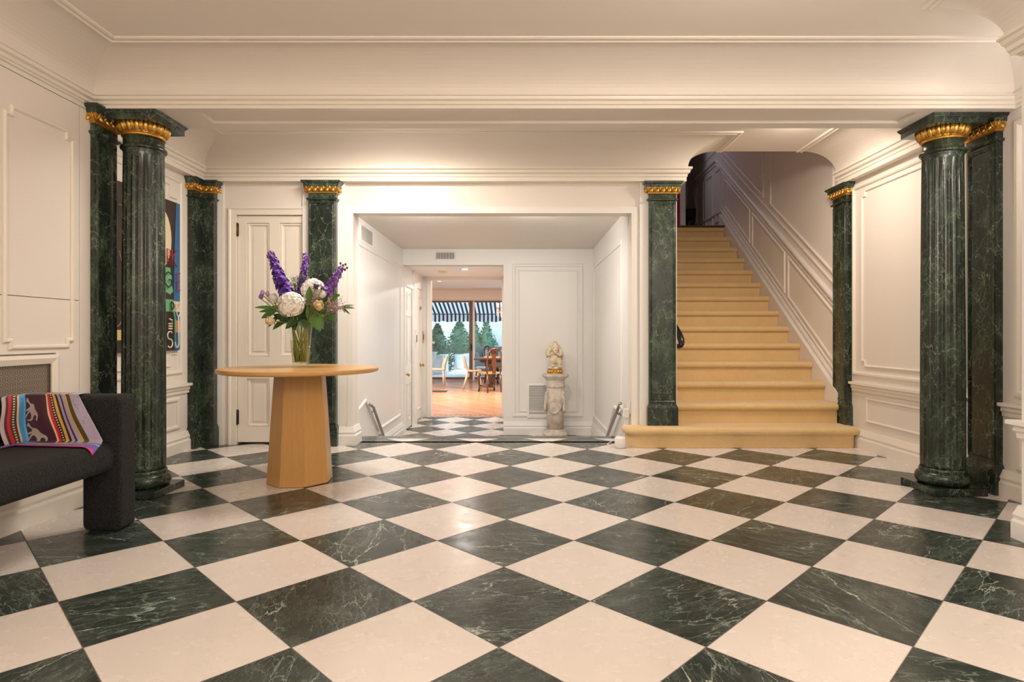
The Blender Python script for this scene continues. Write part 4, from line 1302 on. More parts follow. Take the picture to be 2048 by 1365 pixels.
def horse(u0, u1, v0, v1):
    pts = [Vector((u0 + x * (u1 - u0), v0 + y * (v1 - v0), 0)) for x, y in HORSE]
    P = []
    fs = []
    for t3 in tessellate_polygon([pts]):
        # subdivide each triangle so that the print follows the cloth
        A, B_, C_ = [pts[i] for i in t3]; k = 5; base = len(P)
        for i in range(k + 1):
            for j in range(k + 1 - i):
                q = A + (B_ - A) * i / k + (C_ - A) * j / k
                w = scarf_point(q.x, q.y); du = scarf_point(q.x + .002, q.y) - w; dv = scarf_point(q.x, q.y + .002) - w
                n = dv.cross(du).normalized()
                if n.y > 0.2: n = -n
                P.append(w + n * 0.0022)
        idx = {}
        c = base
        for i in range(k + 1):
            for j in range(k + 1 - i): idx[i, j] = c; c += 1
        for i in range(k):
            for j in range(k - i):
                fs.append((idx[i, j], idx[i + 1, j], idx[i, j + 1]))
                if i + j < k - 1: fs.append((idx[i + 1, j], idx[i + 1, j + 1], idx[i, j + 1]))
    b = MB(); b.add(P, fs); return b.build('printed_horse', M['horse'], sf, recalc=False)
horse(.215, .40, .22, .50); horse(.21, .43, .50, .74)

# ------------------------------------------------------------------ painting with bent neon letters on the left wall of the rear bay
PX = XLB + 0.03
pt = thing('painting', 'dark canvas with neon letters on the left wall behind the round column', 'painting', (XLB + 0.02, 4.62, 1.48))
b = MB(); b.box(XLB + 0.001, PX, 4.12, 5.075, 0.87, 2.105)
b.build('canvas', plain('dark_brown_canvas', srgb(52, 36, 32), 0.45, var=0.1), pt)
FPn = FX(PX, 1)
def patch(pts, mat, name, n=0.001, th=0.003):
    b = MB(); b.prism([FPn(u, z, n) for u, z in pts], Vector((th, 0, 0))); return b.build(name, mat, pt)
mt = lambda nm, c: plain(nm, srgb(*c), 0.5)
patch([(5.02, 2.10), (5.075, 2.105), (5.075, 0.875), (4.99, 0.875), (4.985, 1.42), (5.00, 1.75)], mt('blue_oil_paint', (52, 108, 158)), 'blue_field')
patch([(4.80 + .15 * math.cos(a * PI / 12) , 1.78 + .24 * math.sin(a * PI / 12)) for a in range(24)], mt('ivory_oil_paint', (226, 210, 180)), 'pale_oval', 0.002)
patch([(4.84, 1.55), (4.93, 1.55), (4.955, 1.47), (4.95, 1.42), (4.975, 1.36), (4.93, 1.33), (4.84, 1.36)], mt('mint_oil_paint', (110, 178, 130)), 'mint_shape', 0.002)
patch([(4.84, 1.29), (4.98, 1.29), (4.98, 1.19), (4.84, 1.19)], mt('mint_oil_paint', (110, 178, 130)), 'mint_block', 0.002)
patch([(4.98, 1.28), (5.074, 1.28), (5.074, 1.19), (4.98, 1.19)], mt('ivory_oil_paint', (216, 204, 184)), 'pale_block', 0.002)
patch([(4.99, 1.12), (5.074, 1.12), (5.074, 1.02), (4.99, 1.02)], mt('peach_oil_paint', (214, 168, 130)), 'peach_block', 0.002)
patch([(4.27, 1.02), (4.28, 1.035), (4.40, 1.035), (4.40, 0.88 + .08), (4.28, .96 - .0), (4.27, .975)], mt('straw_oil_paint', (214, 188, 128)), 'straw_block', 0.002)
def neon(strokes, mat, name, r=0.005):
    b = MB()
    for st_ in strokes: b.tube([FPn(u, z, 0.022) for u, z in st_], r, 8)
    return b.build(name, mat, pt)
def arc(cu, cz, ru, rz, a0, a1, n=14): return [(cu + ru * math.cos(math.radians(a0 + (a1 - a0) * i / n)), cz + rz * math.sin(math.radians(a0 + (a1 - a0) * i / n))) for i in range(n + 1)]
neR, neW, neG, neK = mt('red_tube', (176, 30, 36)), mt('white_tube', (236, 226, 206)), mt('green_tube', (120, 196, 130)), plain('grey_tube', srgb(150, 120, 104), 0.3)
neon([[(4.93, 1.70), (4.93, 1.57)], [(4.99, 1.70), (4.93, 1.635), (4.995, 1.565)]], neR, 'neon_letter_k', 0.0038)
neon([[(4.86, 1.57), (4.86, 1.70), (4.90, 1.69), (4.905, 1.65), (4.86, 1.635), (4.91, 1.57)]], neR, 'neon_letter_r', 0.0038)
neon([[(5.05, 1.515), (5.0, 1.515), (5.0, 1.375), (5.05, 1.375)], [(5.0, 1.445), (5.04, 1.445)]], neR, 'neon_letter_e', 0.0038)
neon([arc(4.88, 1.45, .05, .06, 50, 330) + [(4.92, 1.45), (4.89, 1.45)]], plain('black_tube', (0.01, 0.02, 0.01), 0.4), 'neon_letter_g')
neon([[(4.92, 1.27), (4.92, 1.205)] + arc(4.92, 1.2375, .035, .0325, -90, 90)], plain('black_tube', (0.01, 0.02, 0.01), 0.4), 'neon_letter_d')
neon([arc(5.02, 1.23, .035, .035, 50, 310)], neW, 'neon_letter_c')
neon([arc(5.02, 1.205, .028, .05, 180, 360), [(5.02, 1.155), (5.025, 0.95)] + arc(5.0, 0.935, .025, .04, 0, -180) + [(4.972, 0.95)]], neW, 'neon_hook')
neon([[(4.955, 1.20), (4.96, 1.16), (4.972, 1.14), (4.972, 0.94)]], neG, 'neon_stroke')
neon([arc(4.90, 0.995, .035, .032, 40, 270) + arc(4.90, 0.93, .035, .034, 90, -140)], neW, 'neon_letter_s')
neon([[(4.89, 1.13), (4.93, 1.12), (4.93, 1.09), (4.88, 1.09)], [(4.88, 1.07), (4.93, 1.07)], [(4.88, 1.05), (4.93, 1.05)]], neW, 'neon_small_letters', 0.006)
neon([[(4.27, 1.93), (4.345, 1.93)], [(4.315, 1.93), (4.315, 1.83)]], neK, 'neon_letter_t', 0.004)
neon([[(4.275, 1.60), (4.315, 1.49), (4.335, 1.60)]], neK, 'neon_letter_v', 0.004)
neon([[(4.24, 1.19), (4.24, 1.06)] + arc(4.25, 1.125, .055, .065, -90, 90)], neK, 'neon_letter_o', 0.004)

# ------------------------------------------------------------------ radiator grille in the left wall
def grille_mat():
    t = NT('pierced_daisy_sheet'); co = t.coord()
    sx = t.n('ShaderNodeSeparateXYZ'); t.l(co, sx.inputs[0])
    k = 1 / 0.030
    a, b = t.math('MULTIPLY', sx.outputs[1], k), t.math('MULTIPLY', sx.outputs[2], k)
    def star(da, db, ro=0.44, ri=0.14):
        x = t.math('SUBTRACT', t.math('FRACT', t.math('ADD', a, da)), 0.5); y = t.math('SUBTRACT', t.math('FRACT', t.math('ADD', b, db)), 0.5)
        r = t.math('SQRT', t.math('ADD', t.math('MULTIPLY', x, x), t.math('MULTIPLY', y, y)))
        an = t.math('ARCTAN2', y, x)
        pet = t.math('ABSOLUTE', t.math('SINE', t.math('MULTIPLY', an, 4)))
        return t.math('MULTIPLY', t.math('MULTIPLY', t.math('GREATER_THAN', pet, 0.52), t.math('LESS_THAN', r, ro)), t.math('GREATER_THAN', r, ri))
    hole = t.math('MAXIMUM', star(0, 0), star(0.5, 0.5, 0.25, 0.05))
    tr = t.n('ShaderNodeBsdfTransparent'); mx = t.n('ShaderNodeMixShader')
    t.fin((0.40, 0.34, 0.27), 0.45, 0.3)
    t.l(hole, mx.inputs[0]); t.l(t.b.outputs[0], mx.inputs[1]); t.l(tr.outputs[0], mx.inputs[2]); t.l(mx.outputs[0], t.out.inputs[0])
    return t.m
gr = thing('radiator_grille', 'pierced metal grille let into the left wall behind the bench', 'grille', (XL, 2.95, 0.28))
b = MB(); b.box(XL + 0.010, XL + 0.0125, 2.555, 3.330, 0.275, 0.885)
b.build('pierced_sheet', grille_mat(), gr)
b = MB(); b.box(XL + 0.0005, XL + 0.002, 2.555, 3.330, 0.285, 0.885)
b.build('shade_sheet', M['gap_shade'], gr)  # black sheet stands in for the shade inside the radiator recess

def louvre(name, label, F, u0, u1, z0, z1, n, count, vertical, mat, border=0.02, cat='vent'):
    c = F((u0 + u1) / 2, z0, 0)
    t = thing(name, label, cat, c)
    b = MB(); b.fbox(F, u0, u1, z0, z1, 0.0005, 0.003); b.build('shade_sheet', M['gap_shade'], t)  # black sheet stands in for the shade between the slats
    b = MB()
    b.sweep(frame_path(F, u0, u1, z0, z1), [(-border * .6, 0), (-border * .6, n * .5), (0, n), (border * .4, n), (border * .4, 0)], nrm(F), closed=True)
    b.build('frame', M['white'], t)
    b = MB()
    for k in range(count):
        s = (k + 0.5) / count
        if vertical:
            u = u0 + (u1 - u0) * s; w = (u1 - u0) / count * 0.30
            b.prism([F(u - w, z0, 0.003), F(u + w * 0.2, z0, 0.003), F(u + w, z0, n * .8), F(u - w * .2, z0, n * .8)], Vector(F(u, z1)) - Vector(F(u, z0)))
        else:
            z = z0 + (z1 - z0) * s; w = (z1 - z0) / count * 0.32
            b.prism([F(u0, z + w, 0.003), F(u0, z + w * .3, 0.003), F(u0, z - w, n * .8), F(u0, z - w * .3, n * .8)], Vector(F(u1, z)) - Vector(F(u0, z)))
    b.build('slats', mat, t)
    return t
louvre('air_vent', 'small square louvred vent high on the left vestibule wall', FVL, 6.17, 6.66, 1.975, 2.14, 0.012, 16, True, M['steel'])
louvre('air_vent', 'dark slotted vent above the passage opening', FV, -1.18, -0.91, 2.055, 2.155, 0.012, 16, True, M['white'], 0.012)
louvre('floor_grille', 'white louvred grille low on the vestibule wall behind the stone pedestal', FV, 0.115, 0.405, -0.155, 0.30, 0.02, 26, False, M['white'], 0.03, 'grille')

# ------------------------------------------------------------------ stone pedestal and carved figure
PXc, PYc = 0.475, 8.05
pd = thing('stone_pedestal', 'round weathered stone pedestal with a garland, in the vestibule', 'pedestal', (PXc, PYc, ZL))
b = MB()
b.lathe([(0.165, 0.0), (0.172, 0.015), (0.170, 0.035), (0.150, 0.042), (0.162, 0.055), (0.168, 0.075), (0.160, 0.095), (0.132, 0.11), (0.116, 0.125), (0.112, 0.14)], (PXc, PYc, ZL), 40)
b.build('base', M['plaster_stone'], pd)
b = MB()
b.lathe([(0.112, 0.135), (0.116, 0.45), (0.120, 0.70)], (PXc, PYc, ZL), 40)
b.build('shaft', M['plaster_stone'], pd)
b = MB()
b.lathe([(0.120, 0.695), (0.128, 0.70), (0.130, 0.712), (0.124, 0.722), (0.122, 0.79), (0.130, 0.80), (0.155, 0.825), (0.176, 0.845), (0.180, 0.86), (0.172, 0.872), (0.15, 0.876), (0.1, 0.885)], (PXc, PYc, ZL), 40)
b.build('capital', M['plaster_stone'], pd)
b = MB()
R0 = 0.122
def on(a, z, r=R0): return (PXc + r * math.sin(a), PYc - r * math.cos(a), ZL + z)
for c in range(3):
    a0 = -1.25 + c * 2 * PI / 3
    a1 = a0 + 2 * PI / 3
    for k in range(15):
        s = k / 14; a = a0 + 0.22 + (a1 - a0 - 0.44) * s
        z = 0.44 - 0.10 * (1 - (2 * s - 1) ** 2) + 0.02
        r = 0.008 + 0.007 * math.sin(PI * s)
        b.ball(on(a, z, R0 + 0.006), r, 8, 6); b.ball(on(a + 0.05, z + 0.016, R0 + 0.004), r * 0.8, 8, 6)
    for s in (-1, 1):
        b.tube([on(a0 + s * 0.05, 0.64, R0 + .004), on(a0 + s * 0.16, 0.60, R0 + .010), on(a0 + s * 0.10, 0.53, R0 + .012), on(a0 + s * 0.22, 0.47, R0 + .008)], [0.010, 0.014, 0.012, 0.008], 8)
    b.ball(on(a0, 0.62, R0 + 0.01), (0.022, 0.022, 0.026), 10, 8)
    b.tube([on(a0, 0.61, R0 + .012), on(a0 + .02, 0.50, R0 + .022), on(a0 - .02, 0.41, R0 + .026), on(a0, 0.375, R0 + .026)], [0.012, 0.016, 0.022, 0.014], 8)
    ar_ = a0 + PI / 3
    for k in range(6): b.ball(on(ar_ + 0.13 * math.cos(k * PI / 3), 0.53 + 0.018 * math.sin(k * PI / 3)), 0.010, 8, 6)
    b.ball(on(ar_, 0.53), 0.011, 8, 6)
b.build('garland', M['plaster_stone'], pd)

SZ = ZL + 0.885
fg = thing('carved_figure', 'ivory stone carving of a crouching creature on a gilded base', 'sculpture', (PXc, PYc, SZ))
b = MB(); 
for k in range(12):
    a = 2 * PI * k / 12
    b.ball((PXc - 0.005 + 0.085 * math.cos(a), PYc + 0.07 * math.sin(a), SZ + 0.026), (0.026, 0.026, 0.026), 10, 8)
b.lathe([(0.085, 0.0), (0.088, 0.003), (0.078, 0.008), (0.074, 0.03), (0.080, 0.05), (0.085, 0.055)], (PXc - 0.005, PYc, SZ), 32)
b.build('gilded_base', M['gold'], fg)
b = MB()
cx, cy, cz = PXc - 0.008, PYc, SZ
B = lambda x, y, z, r, rot=None: b.ball((cx + x, cy + y, cz + z), r, 16, 12, rot)
Rx = lambda a: Matrix.Rotation(a, 3, 'X')
Ry = lambda a: Matrix.Rotation(a, 3, 'Y')
B(0, 0, 0.070, (0.105, 0.085, 0.024)); B(-.05, -.03, .078, (.055, .045, .022)); B(.055, -.02, .076, (.055, .05, .02))   # rock
B(0.0, 0.02, 0.22, (0.072, 0.062, 0.10))                                 # trunk
B(-.018, -.052, .185, (.050, .050, .066), Ry(.15)); B(.052, -.05, .158, (.042, .045, .052), Ry(-.2))     # raised knees
B(-.030, -.045, .125, (.026, .028, .05)); B(.05, -.055, .105, (.022, .03, .03))           # shins
B(-.034, -.072, .096, (.022, .036, .014)); B(.058, -.08, .090, (.026, .04, .013), Matrix.Rotation(.4, 3, 'Z'))   # feet
B(-.085, -.01, .295, (.030, .032, .062), Ry(.25)); B(.083, -.005, .285, (.028, .032, .07), Ry(-.15))   # shoulders, upper arms
B(-.082, -.05, .245, (.034, .030, .020), Matrix.Rotation(.5, 3, 'Z')); B(.062, -.052, .25, (.036, .028, .018), Matrix.Rotation(-.6, 3, 'Z'))   # forearms
B(-.045, -.072, .265, (.018, .016, .015)); B(.030, -.072, .262, (.018, .016, .015))        # paws under the chin
B(0.002, -.035, .335, (.050, .052, .062)); B(.004, -.070, .300, (.028, .030, .040))          # head, muzzle
B(.002, -.02, .395, (.034, .038, .038)); B(0, .03, .32, (.085, .05, .085))                   # crown, mane
B(-.050, -.01, .345, (.020, .028, .060), Ry(.2)); B(.055, -.01, .335, (.020, .028, .065), Ry(-.2))  # long ears
B(-.10, .02, .26, (.022, .03, .06)); B(.10, .02, .24, (.022, .03, .06))
body = b.build('figure', M['ivory'], fg)
rm = body.modifiers.new('fuse', 'REMESH'); rm.mode = 'VOXEL'; rm.voxel_size = 0.006; rm.use_smooth_shade = True
sm = body.modifiers.new('soft', 'SMOOTH'); sm.factor = 0.5; sm.iterations = 3
M['hollow_shade'] = plain('brown_hollow_shade', (0.22, 0.13, 0.07), 0.6)  # brown painted for the shade of the carved hollows in the face
for s in (-1, 1):
    b = MB(); b.ball((cx + .003 + s * .020, cy - .080, cz + .340), (.006, .005, .004), 8, 6); b.build('eye', M['hollow_shade'], fg)
b = MB(); b.ball((cx + .004, cy - .100, cz + .310), (.009, .006, .005), 8, 6); b.build('nose', M['hollow_shade'], fg)

# ------------------------------------------------------------------ small things round the vestibule and passage
hub = thing('socket_hub', 'white round plastic device with a cable on the floor beside the bottom step', 'device', (0.885, 5.30, 0))
b = MB(); b.lathe([(0.036, 0.0), (0.047, 0.006), (0.049, 0.05), (0.048, 0.085), (0.040, 0.098), (0.02, 0.102), (0.0, 0.103)], (0.885, 5.30, 0), 32, cap=False)
b.build('body', M['plastic'], hub)
b = MB(); b.tube([(0.850, 5.335, 0.02), (0.80, 5.36, 0.008), (0.79, 5.44, 0.008), (0.86, 5.56, 0.02), (0.955, 5.60, 0.10), (1.000, 5.56, 0.26)], 0.004, 6)
b.build('cable', M['plastic'], hub)
so = thing('wall_socket', 'white wall socket with plugged-in adapter inside the right opening jamb', 'socket', (1.014, 5.54, 0.28))
FJ = FX(1.0125, -1)
b = MB(); b.fbox(FJ, 5.50, 5.575, 0.27, 0.39, 0, 0.007); b.build('plate', M['plastic'], so, bevel=0.003)
b = MB(); b.fbox(FJ, 5.505, 5.57, 0.235, 0.32, 0.007, 0.065); b.build('adapter', M['plastic'], so, bevel=0.008)
b = MB(); b.tube([FJ(5.54, .30, .065), FJ(5.54, .35, .075)], 0.018, 10); b.build('plug', M['plastic'], so)

b = MB(); b.tube([(XVR - 0.04, 5.86, 0.33), (XVR - 0.045, 6.02, 0.24), (XVR - 0.045, 6.85, -0.22), (XVR - 0.045, 6.98, -0.28)], 0.016, 10)
b.tube([(XVR + 0.01, 6.05, 0.19), (XVR - 0.045, 6.05, 0.21)], 0.010, 8); b.tube([(XVR + 0.01, 6.80, -0.22), (XVR - 0.045, 6.80, -0.20)], 0.010, 8)
meta(b.build('metal_rail', M['steel']), 'slim metal grab rail sloping down the right vestibule wall', 'handrail', 'grab rails of the vestibule steps')
b = MB(); b.tube([(XVL + 0.04, 6.42, 0.255), (XVL + 0.045, 6.55, 0.21), (XVL + 0.045, 7.05, -0.20), (XVL + 0.045, 7.15, -0.26)], 0.016, 10)
b.tube([(XVL - 0.01, 6.6, 0.14), (XVL + 0.045, 6.6, 0.165)], 0.010, 8); b.tube([(XVL - 0.01, 7.0, -0.18), (XVL + 0.045, 7.0, -0.16)], 0.010, 8)
meta(b.build('metal_rail', M['steel']), 'slim metal grab rail sloping down the left vestibule wall', 'handrail', 'grab rails of the vestibule steps')

b = MB(); b.lathe([(0.075, 0), (0.075, -0.012), (0.06, -0.03), (0.0, -0.034)], (-1.19, 9.25, 1.98), 24, cap=False)
meta(b.build('smoke_detector', M['cream_petal']), 'round smoke detector on the passage ceiling beside the downlight', 'smoke detector')
def downlight(x, y, z, label):
    t = thing('recessed_downlight', label, 'light', (x, y, z), 'recessed ceiling lights')
    b = MB(); b.lathe([(0.055, -0.002), (0.075, -0.003), (0.078, -0.010), (0.060, -0.014), (0.055, -0.012)], (x, y, z), 28, cap=False); b.build('trim_ring', M['white'], t)
    b = MB(); b.lathe([(0.0, -0.006), (0.056, -0.006)], (x, y, z), 28, cap=False); b.build('lamp_lens', M['lit'], t)
downlight(-0.82, 8.93, 1.98, 'round recessed light in the passage ceiling')
downlight(-2.02, 14.3, 2.40, 'recessed dining room light at left, nearer the passage')
downlight(-2.10, 15.6, 2.40, 'recessed dining room light at left, nearer the glass doors')
def plate(label, F, u0, u1, z0, z1, mat, name='wall_plate', cat='switch', n=0.012, tog=True):
    t = thing(name, label, cat, F((u0 + u1) / 2, (z0 + z1) / 2, 0))
    b = MB(); b.fbox(F, u0, u1, z0, z1, 0, n); b.build('plate', mat, t, bevel=0.002)
    if tog:
        b = MB(); b.fbox(F, (u0 * .6 + u1 * .4), (u0 * .4 + u1 * .6), (z0 * .7 + z1 * .3), (z0 * .3 + z1 * .7), n, n + 0.008); b.build('toggle', M['black_matte'], t)
FPj = FX(XP + 0.025, 1)
plate('tall white intercom panel between the two passage doors', FPj, 9.28, 9.38, 0.80, 1.08, M['plastic'], 'intercom_panel', 'intercom')
plate('brass switch plate on the passage wall beside the second door', FP, 10.115, 10.165, 0.86, 1.06, M['brass'])
FD = FY(10.165)
plate('brass striker plate on the right jamb of the dining room opening', FY(10.18), -0.30, -0.262, 1.13, 1.32, M['brass'], 'striker_plate', 'hardware', tog=False)

# ------------------------------------------------------------------ dark console on the landing
t = thing('console', 'small dark console at the top of the stairs', 'table', (2.9, 10.45, 2.553))
b = MB(); b.box(2.80, 3.00, 10.25, 10.70, 3.02, 3.16); b.build('top', M['black_matte'], t, bevel=0.006)
for x in (2.82, 2.975):
    for y in (10.27, 10.67):
        b = MB(); b.box(x - .015, x + .02, y - .018, y + .018, 2.553, 3.02); b.build('leg', M['black_matte'], t)
b = MB(); b.box(2.81, 2.99, 10.27, 10.69, 2.62, 2.66); b.build('shelf', M['black_matte'], t)

# ------------------------------------------------------------------ dining room
GD = 'dining room chairs'
def leg(t, pts, r, mat): 
    b = MB(); b.tube(pts, r, 8); return b.build('leg', mat, t)
x, y = -1.235, 15.4
t = thing('dining_chair', 'pale wood shell chair facing right in the dining room', 'chair', (x, y, ZL), GD)
prof = [(-.24, .86), (-.225, .80), (-.19, .64), (-.15, .53), (-.09, .475), (0, .455), (.12, .465), (.235, .475)]
P = []; fs = []
for th in (0, 0.016):
    for i, (px, pz) in enumerate(prof):
        for k in range(7):
            s = k / 6 * 2 - 1
            w = 0.21 if i > 2 else 0.17 + 0.02 * i
            dz = 0.03 * s * s * (1 if i > 3 else 0.2); dx = 0.035 * s * s if i <= 3 else 0
            P.append((x + px + dx + th * (-0.7 if i < 4 else 0), y + s * w, ZL + pz + dz - th * (0.2 if i < 4 else 1)))
n = len(prof) * 7
for o in (0, n):
    for i in range(len(prof) - 1):
        for k in range(6): fs.append((o + i * 7 + k, o + i * 7 + k + 1, o + (i + 1) * 7 + k + 1, o + (i + 1) * 7 + k))
for i in range(len(prof) - 1):
    for k in (0, 6): fs.append((i * 7 + k, (i + 1) * 7 + k, n + (i + 1) * 7 + k, n + i * 7 + k))
for k in range(6):
    for i in (0, len(prof) - 1): fs.append((i * 7 + k, i * 7 + k + 1, n + i * 7 + k + 1, n + i * 7 + k))
b = MB(); b.add(P, fs, True); b.build('seat_shell', M['pale_wood'], t)
for s in (-1, 1):
    leg(t, [(x - .10, y + s * .14, ZL + .44), (x - .22, y + s * .18, ZL)], [0.024, 0.015], M['pale_wood'])
    leg(t, [(x + .16, y + s * .14, ZL + .455), (x + .25, y + s * .18, ZL)], [0.024, 0.015], M['pale_wood'])

x, y = -2.30, 16.7
t = thing('dining_chair', 'cream painted chair facing left by the glass doors', 'chair', (x, y, ZL), GD)
b = MB(); b.box(x - .25, x + .22, y - .22, y + .22, ZL + .43, ZL + .48); b.build('seat', M['cream_wood'], t, bevel=0.012)
for s in (-1, 1):
    leg(t, [(x + .19, y + s * .19, ZL), (x + .18, y + s * .19, ZL + .45)], [.017, .022], M['cream_wood'])
    leg(t, [(x - .22, y + s * .19, ZL), (x - .22, y + s * .19, ZL + .45)], [.017, .022], M['cream_wood'])
b = MB()
b.prism([(x + .12 + dx, y - .21, ZL + z) for dx, z in ((.02, .45), (.045, .62), (.10, .76), (.15, .81), (.17, .80), (.15, .70), (.10, .55), (.085, .45))], (0, .42, 0))
b.build('backrest', M['cream_wood'], t, bevel=0.008)

t = thing('dining_table', 'dark walnut dining table partly behind the door jamb', 'table', (-0.35, 16.4, ZL))
b = MB(); b.box(-1.22, 0.5, 15.8, 17.0, ZL + .735, ZL + .775); b.build('tabletop', M['dark_wood'], t, bevel=0.01)
b = MB(); b.box(-1.05, 0.35, 15.95, 16.85, ZL + .66, ZL + .735); b.build('apron', M['dark_wood'], t)
for xx in (-.80, .25):
    for yy in (16.0, 16.8):
        b = MB(); b.lathe([(0.035, 0), (0.05, 0.04), (0.03, 0.12), (0.045, 0.35), (0.03, 0.55), (0.05, 0.66)], (xx, yy, ZL), 12); b.build('leg', M['dark_wood'], t)
b = MB(); b.box(-0.98, -0.55, 16.2, 16.6, ZL + .776, ZL + .81); 
meta(b.build('serving_tray', M['pale_wood'], None, bevel=0.006), 'light wooden tray lying on the dark dining table', 'tray')

def carved_chair(x, y, rz, label, mat, seatmat):
    t = thing('carved_chair', label, 'chair', (x, y, ZL), GD)
    c, s_ = math.cos(rz), math.sin(rz)
    def T(px, py, pz): return (x + px * c - py * s_, y + px * s_ + py * c, ZL + pz)
    def tb(name, pts, r, m=mat, n=8):
        b = MB(); b.tube([T(*p) for p in pts], r, n); return b.build(name, m, t)
    for s in (-1, 1):
        tb('leg', [(-.20, s * .20, .44), (-.24, s * .21, .30), (-.20, s * .20, .10), (-.23, s * .21, 0)], [.030, .034, .018, .026])
        tb('leg', [(.20, s * .17, .44), (.22, s * .18, .2), (.25, s * .18, 0)], [.025, .022, .020])
        tb('back_post', [(.20, s * .17, .44), (.22, s * .20, .62), (.25, s * .19, .80), (.27, s * .17, .96), (.28, s * .12, 1.03)], [.024, .020, .018, .020, .022])
    tb('top_rail', [(.28, -.13, 1.03), (.285, -.05, 1.06), (.285, .05, 1.06), (.28, .13, 1.03)], .024)
    b = MB(); b.prism([T(.205, py, pz) for py, pz in ((-.05, .46), (-.035, .58), (-.075, .70), (-.04, .82), (-.07, .92), (-.05, 1.03), (.05, 1.03), (.07, .92), (.04, .82), (.075, .70), (.035, .58), (.05, .46))], Vector(T(.225, 0, 0)) - Vector(T(.205, 0, 0)))
    sp = b.build('splat', mat, t)
    P = [T(px, py, pz) for pz in (.44, .485) for px, py in ((-.25, -.24), (.22, -.20), (.22, .20), (-.25, .24))]
    b = MB(); b.add(P, [(0, 1, 2, 3), (4, 5, 6, 7)] + [(k, (k + 1) % 4, 4 + (k + 1) % 4, 4 + k) for k in range(4)]); b.build('seat', seatmat, t, bevel=0.015)
    b = MB()
    b.tube([T(-.21, -.19, .15), T(-.05, -.12, .12), T(0, 0, .15), T(-.05, .12, .12), T(-.21, .19, .15)], .018, 8); b.tube([T(0, 0, .15), T(.12, 0, .12), T(.22, 0, .16)], .016, 8)
    b.build('stretcher', mat, t)
M['straw'] = plain('straw_seat', (0.38, 0.25, 0.10), 0.8, var=0.2, scale=40)
carved_chair(-0.73, 14.75, -1.1, 'carved dark chair with a straw seat, nearest to the passage', M['brown_wood'], M['straw'])
carved_chair(-0.72, 17.5, 2.6, 'carved dark chair on the far side of the dining table', M['dark_wood'], M['straw'])

ch = thing('chandelier', 'crystal chandelier hanging at the right edge of the dining room view', 'chandelier', (-0.33, 15.0, 2.40))
b = MB(); b.tube([(-0.33, 15, 2.40), (-0.33, 15, 1.75)], 0.012, 8); b.ball((-0.33, 15, 1.62), (0.06, 0.06, 0.12)); b.ball((-0.33, 15, 2.39), (0.07, 0.07, 0.02))
b.build('stem', M['brass'], ch)
for k in range(8):
    a = 2 * PI * k / 8 + .2; ca, sa = math.cos(a), math.sin(a)
    b = MB(); b.tube([(-0.33 + r * ca, 15 + r * sa, z) for r, z in ((.03, 1.60), (.12, 1.52), (.22, 1.58), (.25, 1.66))], 0.010, 6); b.lathe([(0.01, 0), (0.035, 0.01), (0.03, 0.02)], (-0.33 + .25 * ca, 15 + .25 * sa, 1.66), 10)
    arm = b.build('arm', M['brass'], ch)
    b = MB(); b.tube([(-0.33 + .25 * ca, 15 + .25 * sa, 1.68), (-0.33 + .25 * ca, 15 + .25 * sa, 1.80)], [0.012, 0.012], 8); b.build('candle', M['white'], arm)
    b = MB()
    for j in range(4): b.ball((-0.33 + .25 * ca, 15 + .25 * sa, 1.63 - j * .045), (.014, .014, .022), 6, 4)
    b.ball((-0.33 + .14 * ca, 15 + .14 * sa, 1.46), (.016, .016, .03), 6, 4)
    b.build('crystals', M['crystal'], arm)
b = MB(); b.box(-2.55, -1.80, 14.6, 15.0, ZL + 0.001, ZL + 0.006)
meta(b.build('floor_mat', plain('dark_mat', (0.035, 0.045, 0.04), 0.6)), 'small dark mat set in the parquet by the cream chair', 'mat')

# ------------------------------------------------------------------ patio behind the glass
b = MB(); b.box(-9, 7, YG + 0.12, 30, ZL - 0.2, ZL - 0.01)
struct('floor', b, M['paving'])
b = MB(); b.box(-9, 7, 27.5, 27.8, ZL, 5.5); b.box(-8.2, -8.0, YG + 0.2, 27.5, ZL, 4.0)
struct('wall_garden', b, M['garden_wall'])
b = MB()
b.box(-5.6, -2.75, 21.4, 21.65, ZL, 0.27); b.box(-2.95, -2.70, 21.65, 25.6, ZL, 0.27); b.box(-2.95, 3.0, 25.4, 25.65, ZL, 0.27)
meta(b.build('planter_wall', M['garden_wall'], None, bevel=0.01), 'low pale planter wall running round the patio corner', 'planter')

def topiary(x, y, z, h, r, n, label, name='clipped_shrub', pot=None, mat=None, cone=True):
    t = thing(name, label, 'shrub', (x, y, z))
    z0 = z + (pot or 0.0)
    b = MB(); prof = []
    for i in range(11):
        s = i / 10
        rr = r * (0.80 * (1 - s) ** 0.7 + 0.25 * math.sin(PI * min(1, s * 1.3))) * (0.8 if cone else 0.9)
        prof.append((max(0.01, rr if s < 1 else 0.01), (pot and 0.02 or 0.05) + h * s))
    b.lathe(prof, (x, y, z0), 16)
    for k in range(n * 2):
        s = random.random() ** 1.2; a = random.uniform(0, 2 * PI)
        rr = r * (0.80 * (1 - s) ** 0.7 + 0.25 * math.sin(PI * min(1, s * 1.3))) * random.uniform(.75, 1.15)
        c = Vector((x + rr * math.cos(a), y + rr * math.sin(a), z0 + 0.03 + h * s))
        petal(b, c, (Vector((math.cos(a), math.sin(a), .4)) + rnd() * .8), rnd(), random.uniform(.06, .11), .03, .2, 2)
    b.build('foliage', mat or M['garden_leaf'], t)
    b = MB(); b.tube([(x, y, z + 0.02), (x, y, z0 + 0.3)], 0.03, 8); b.build('trunk', M['dark_wood'], t)
    if pot:
        b = MB(); b.lathe([(0.13, 0.0), (0.16, 0.03), (0.24, pot - 0.05), (0.27, pot - .04), (0.27, pot), (0.22, pot)], (x, y, z), 24); b.build('pot', M['paving'], t)
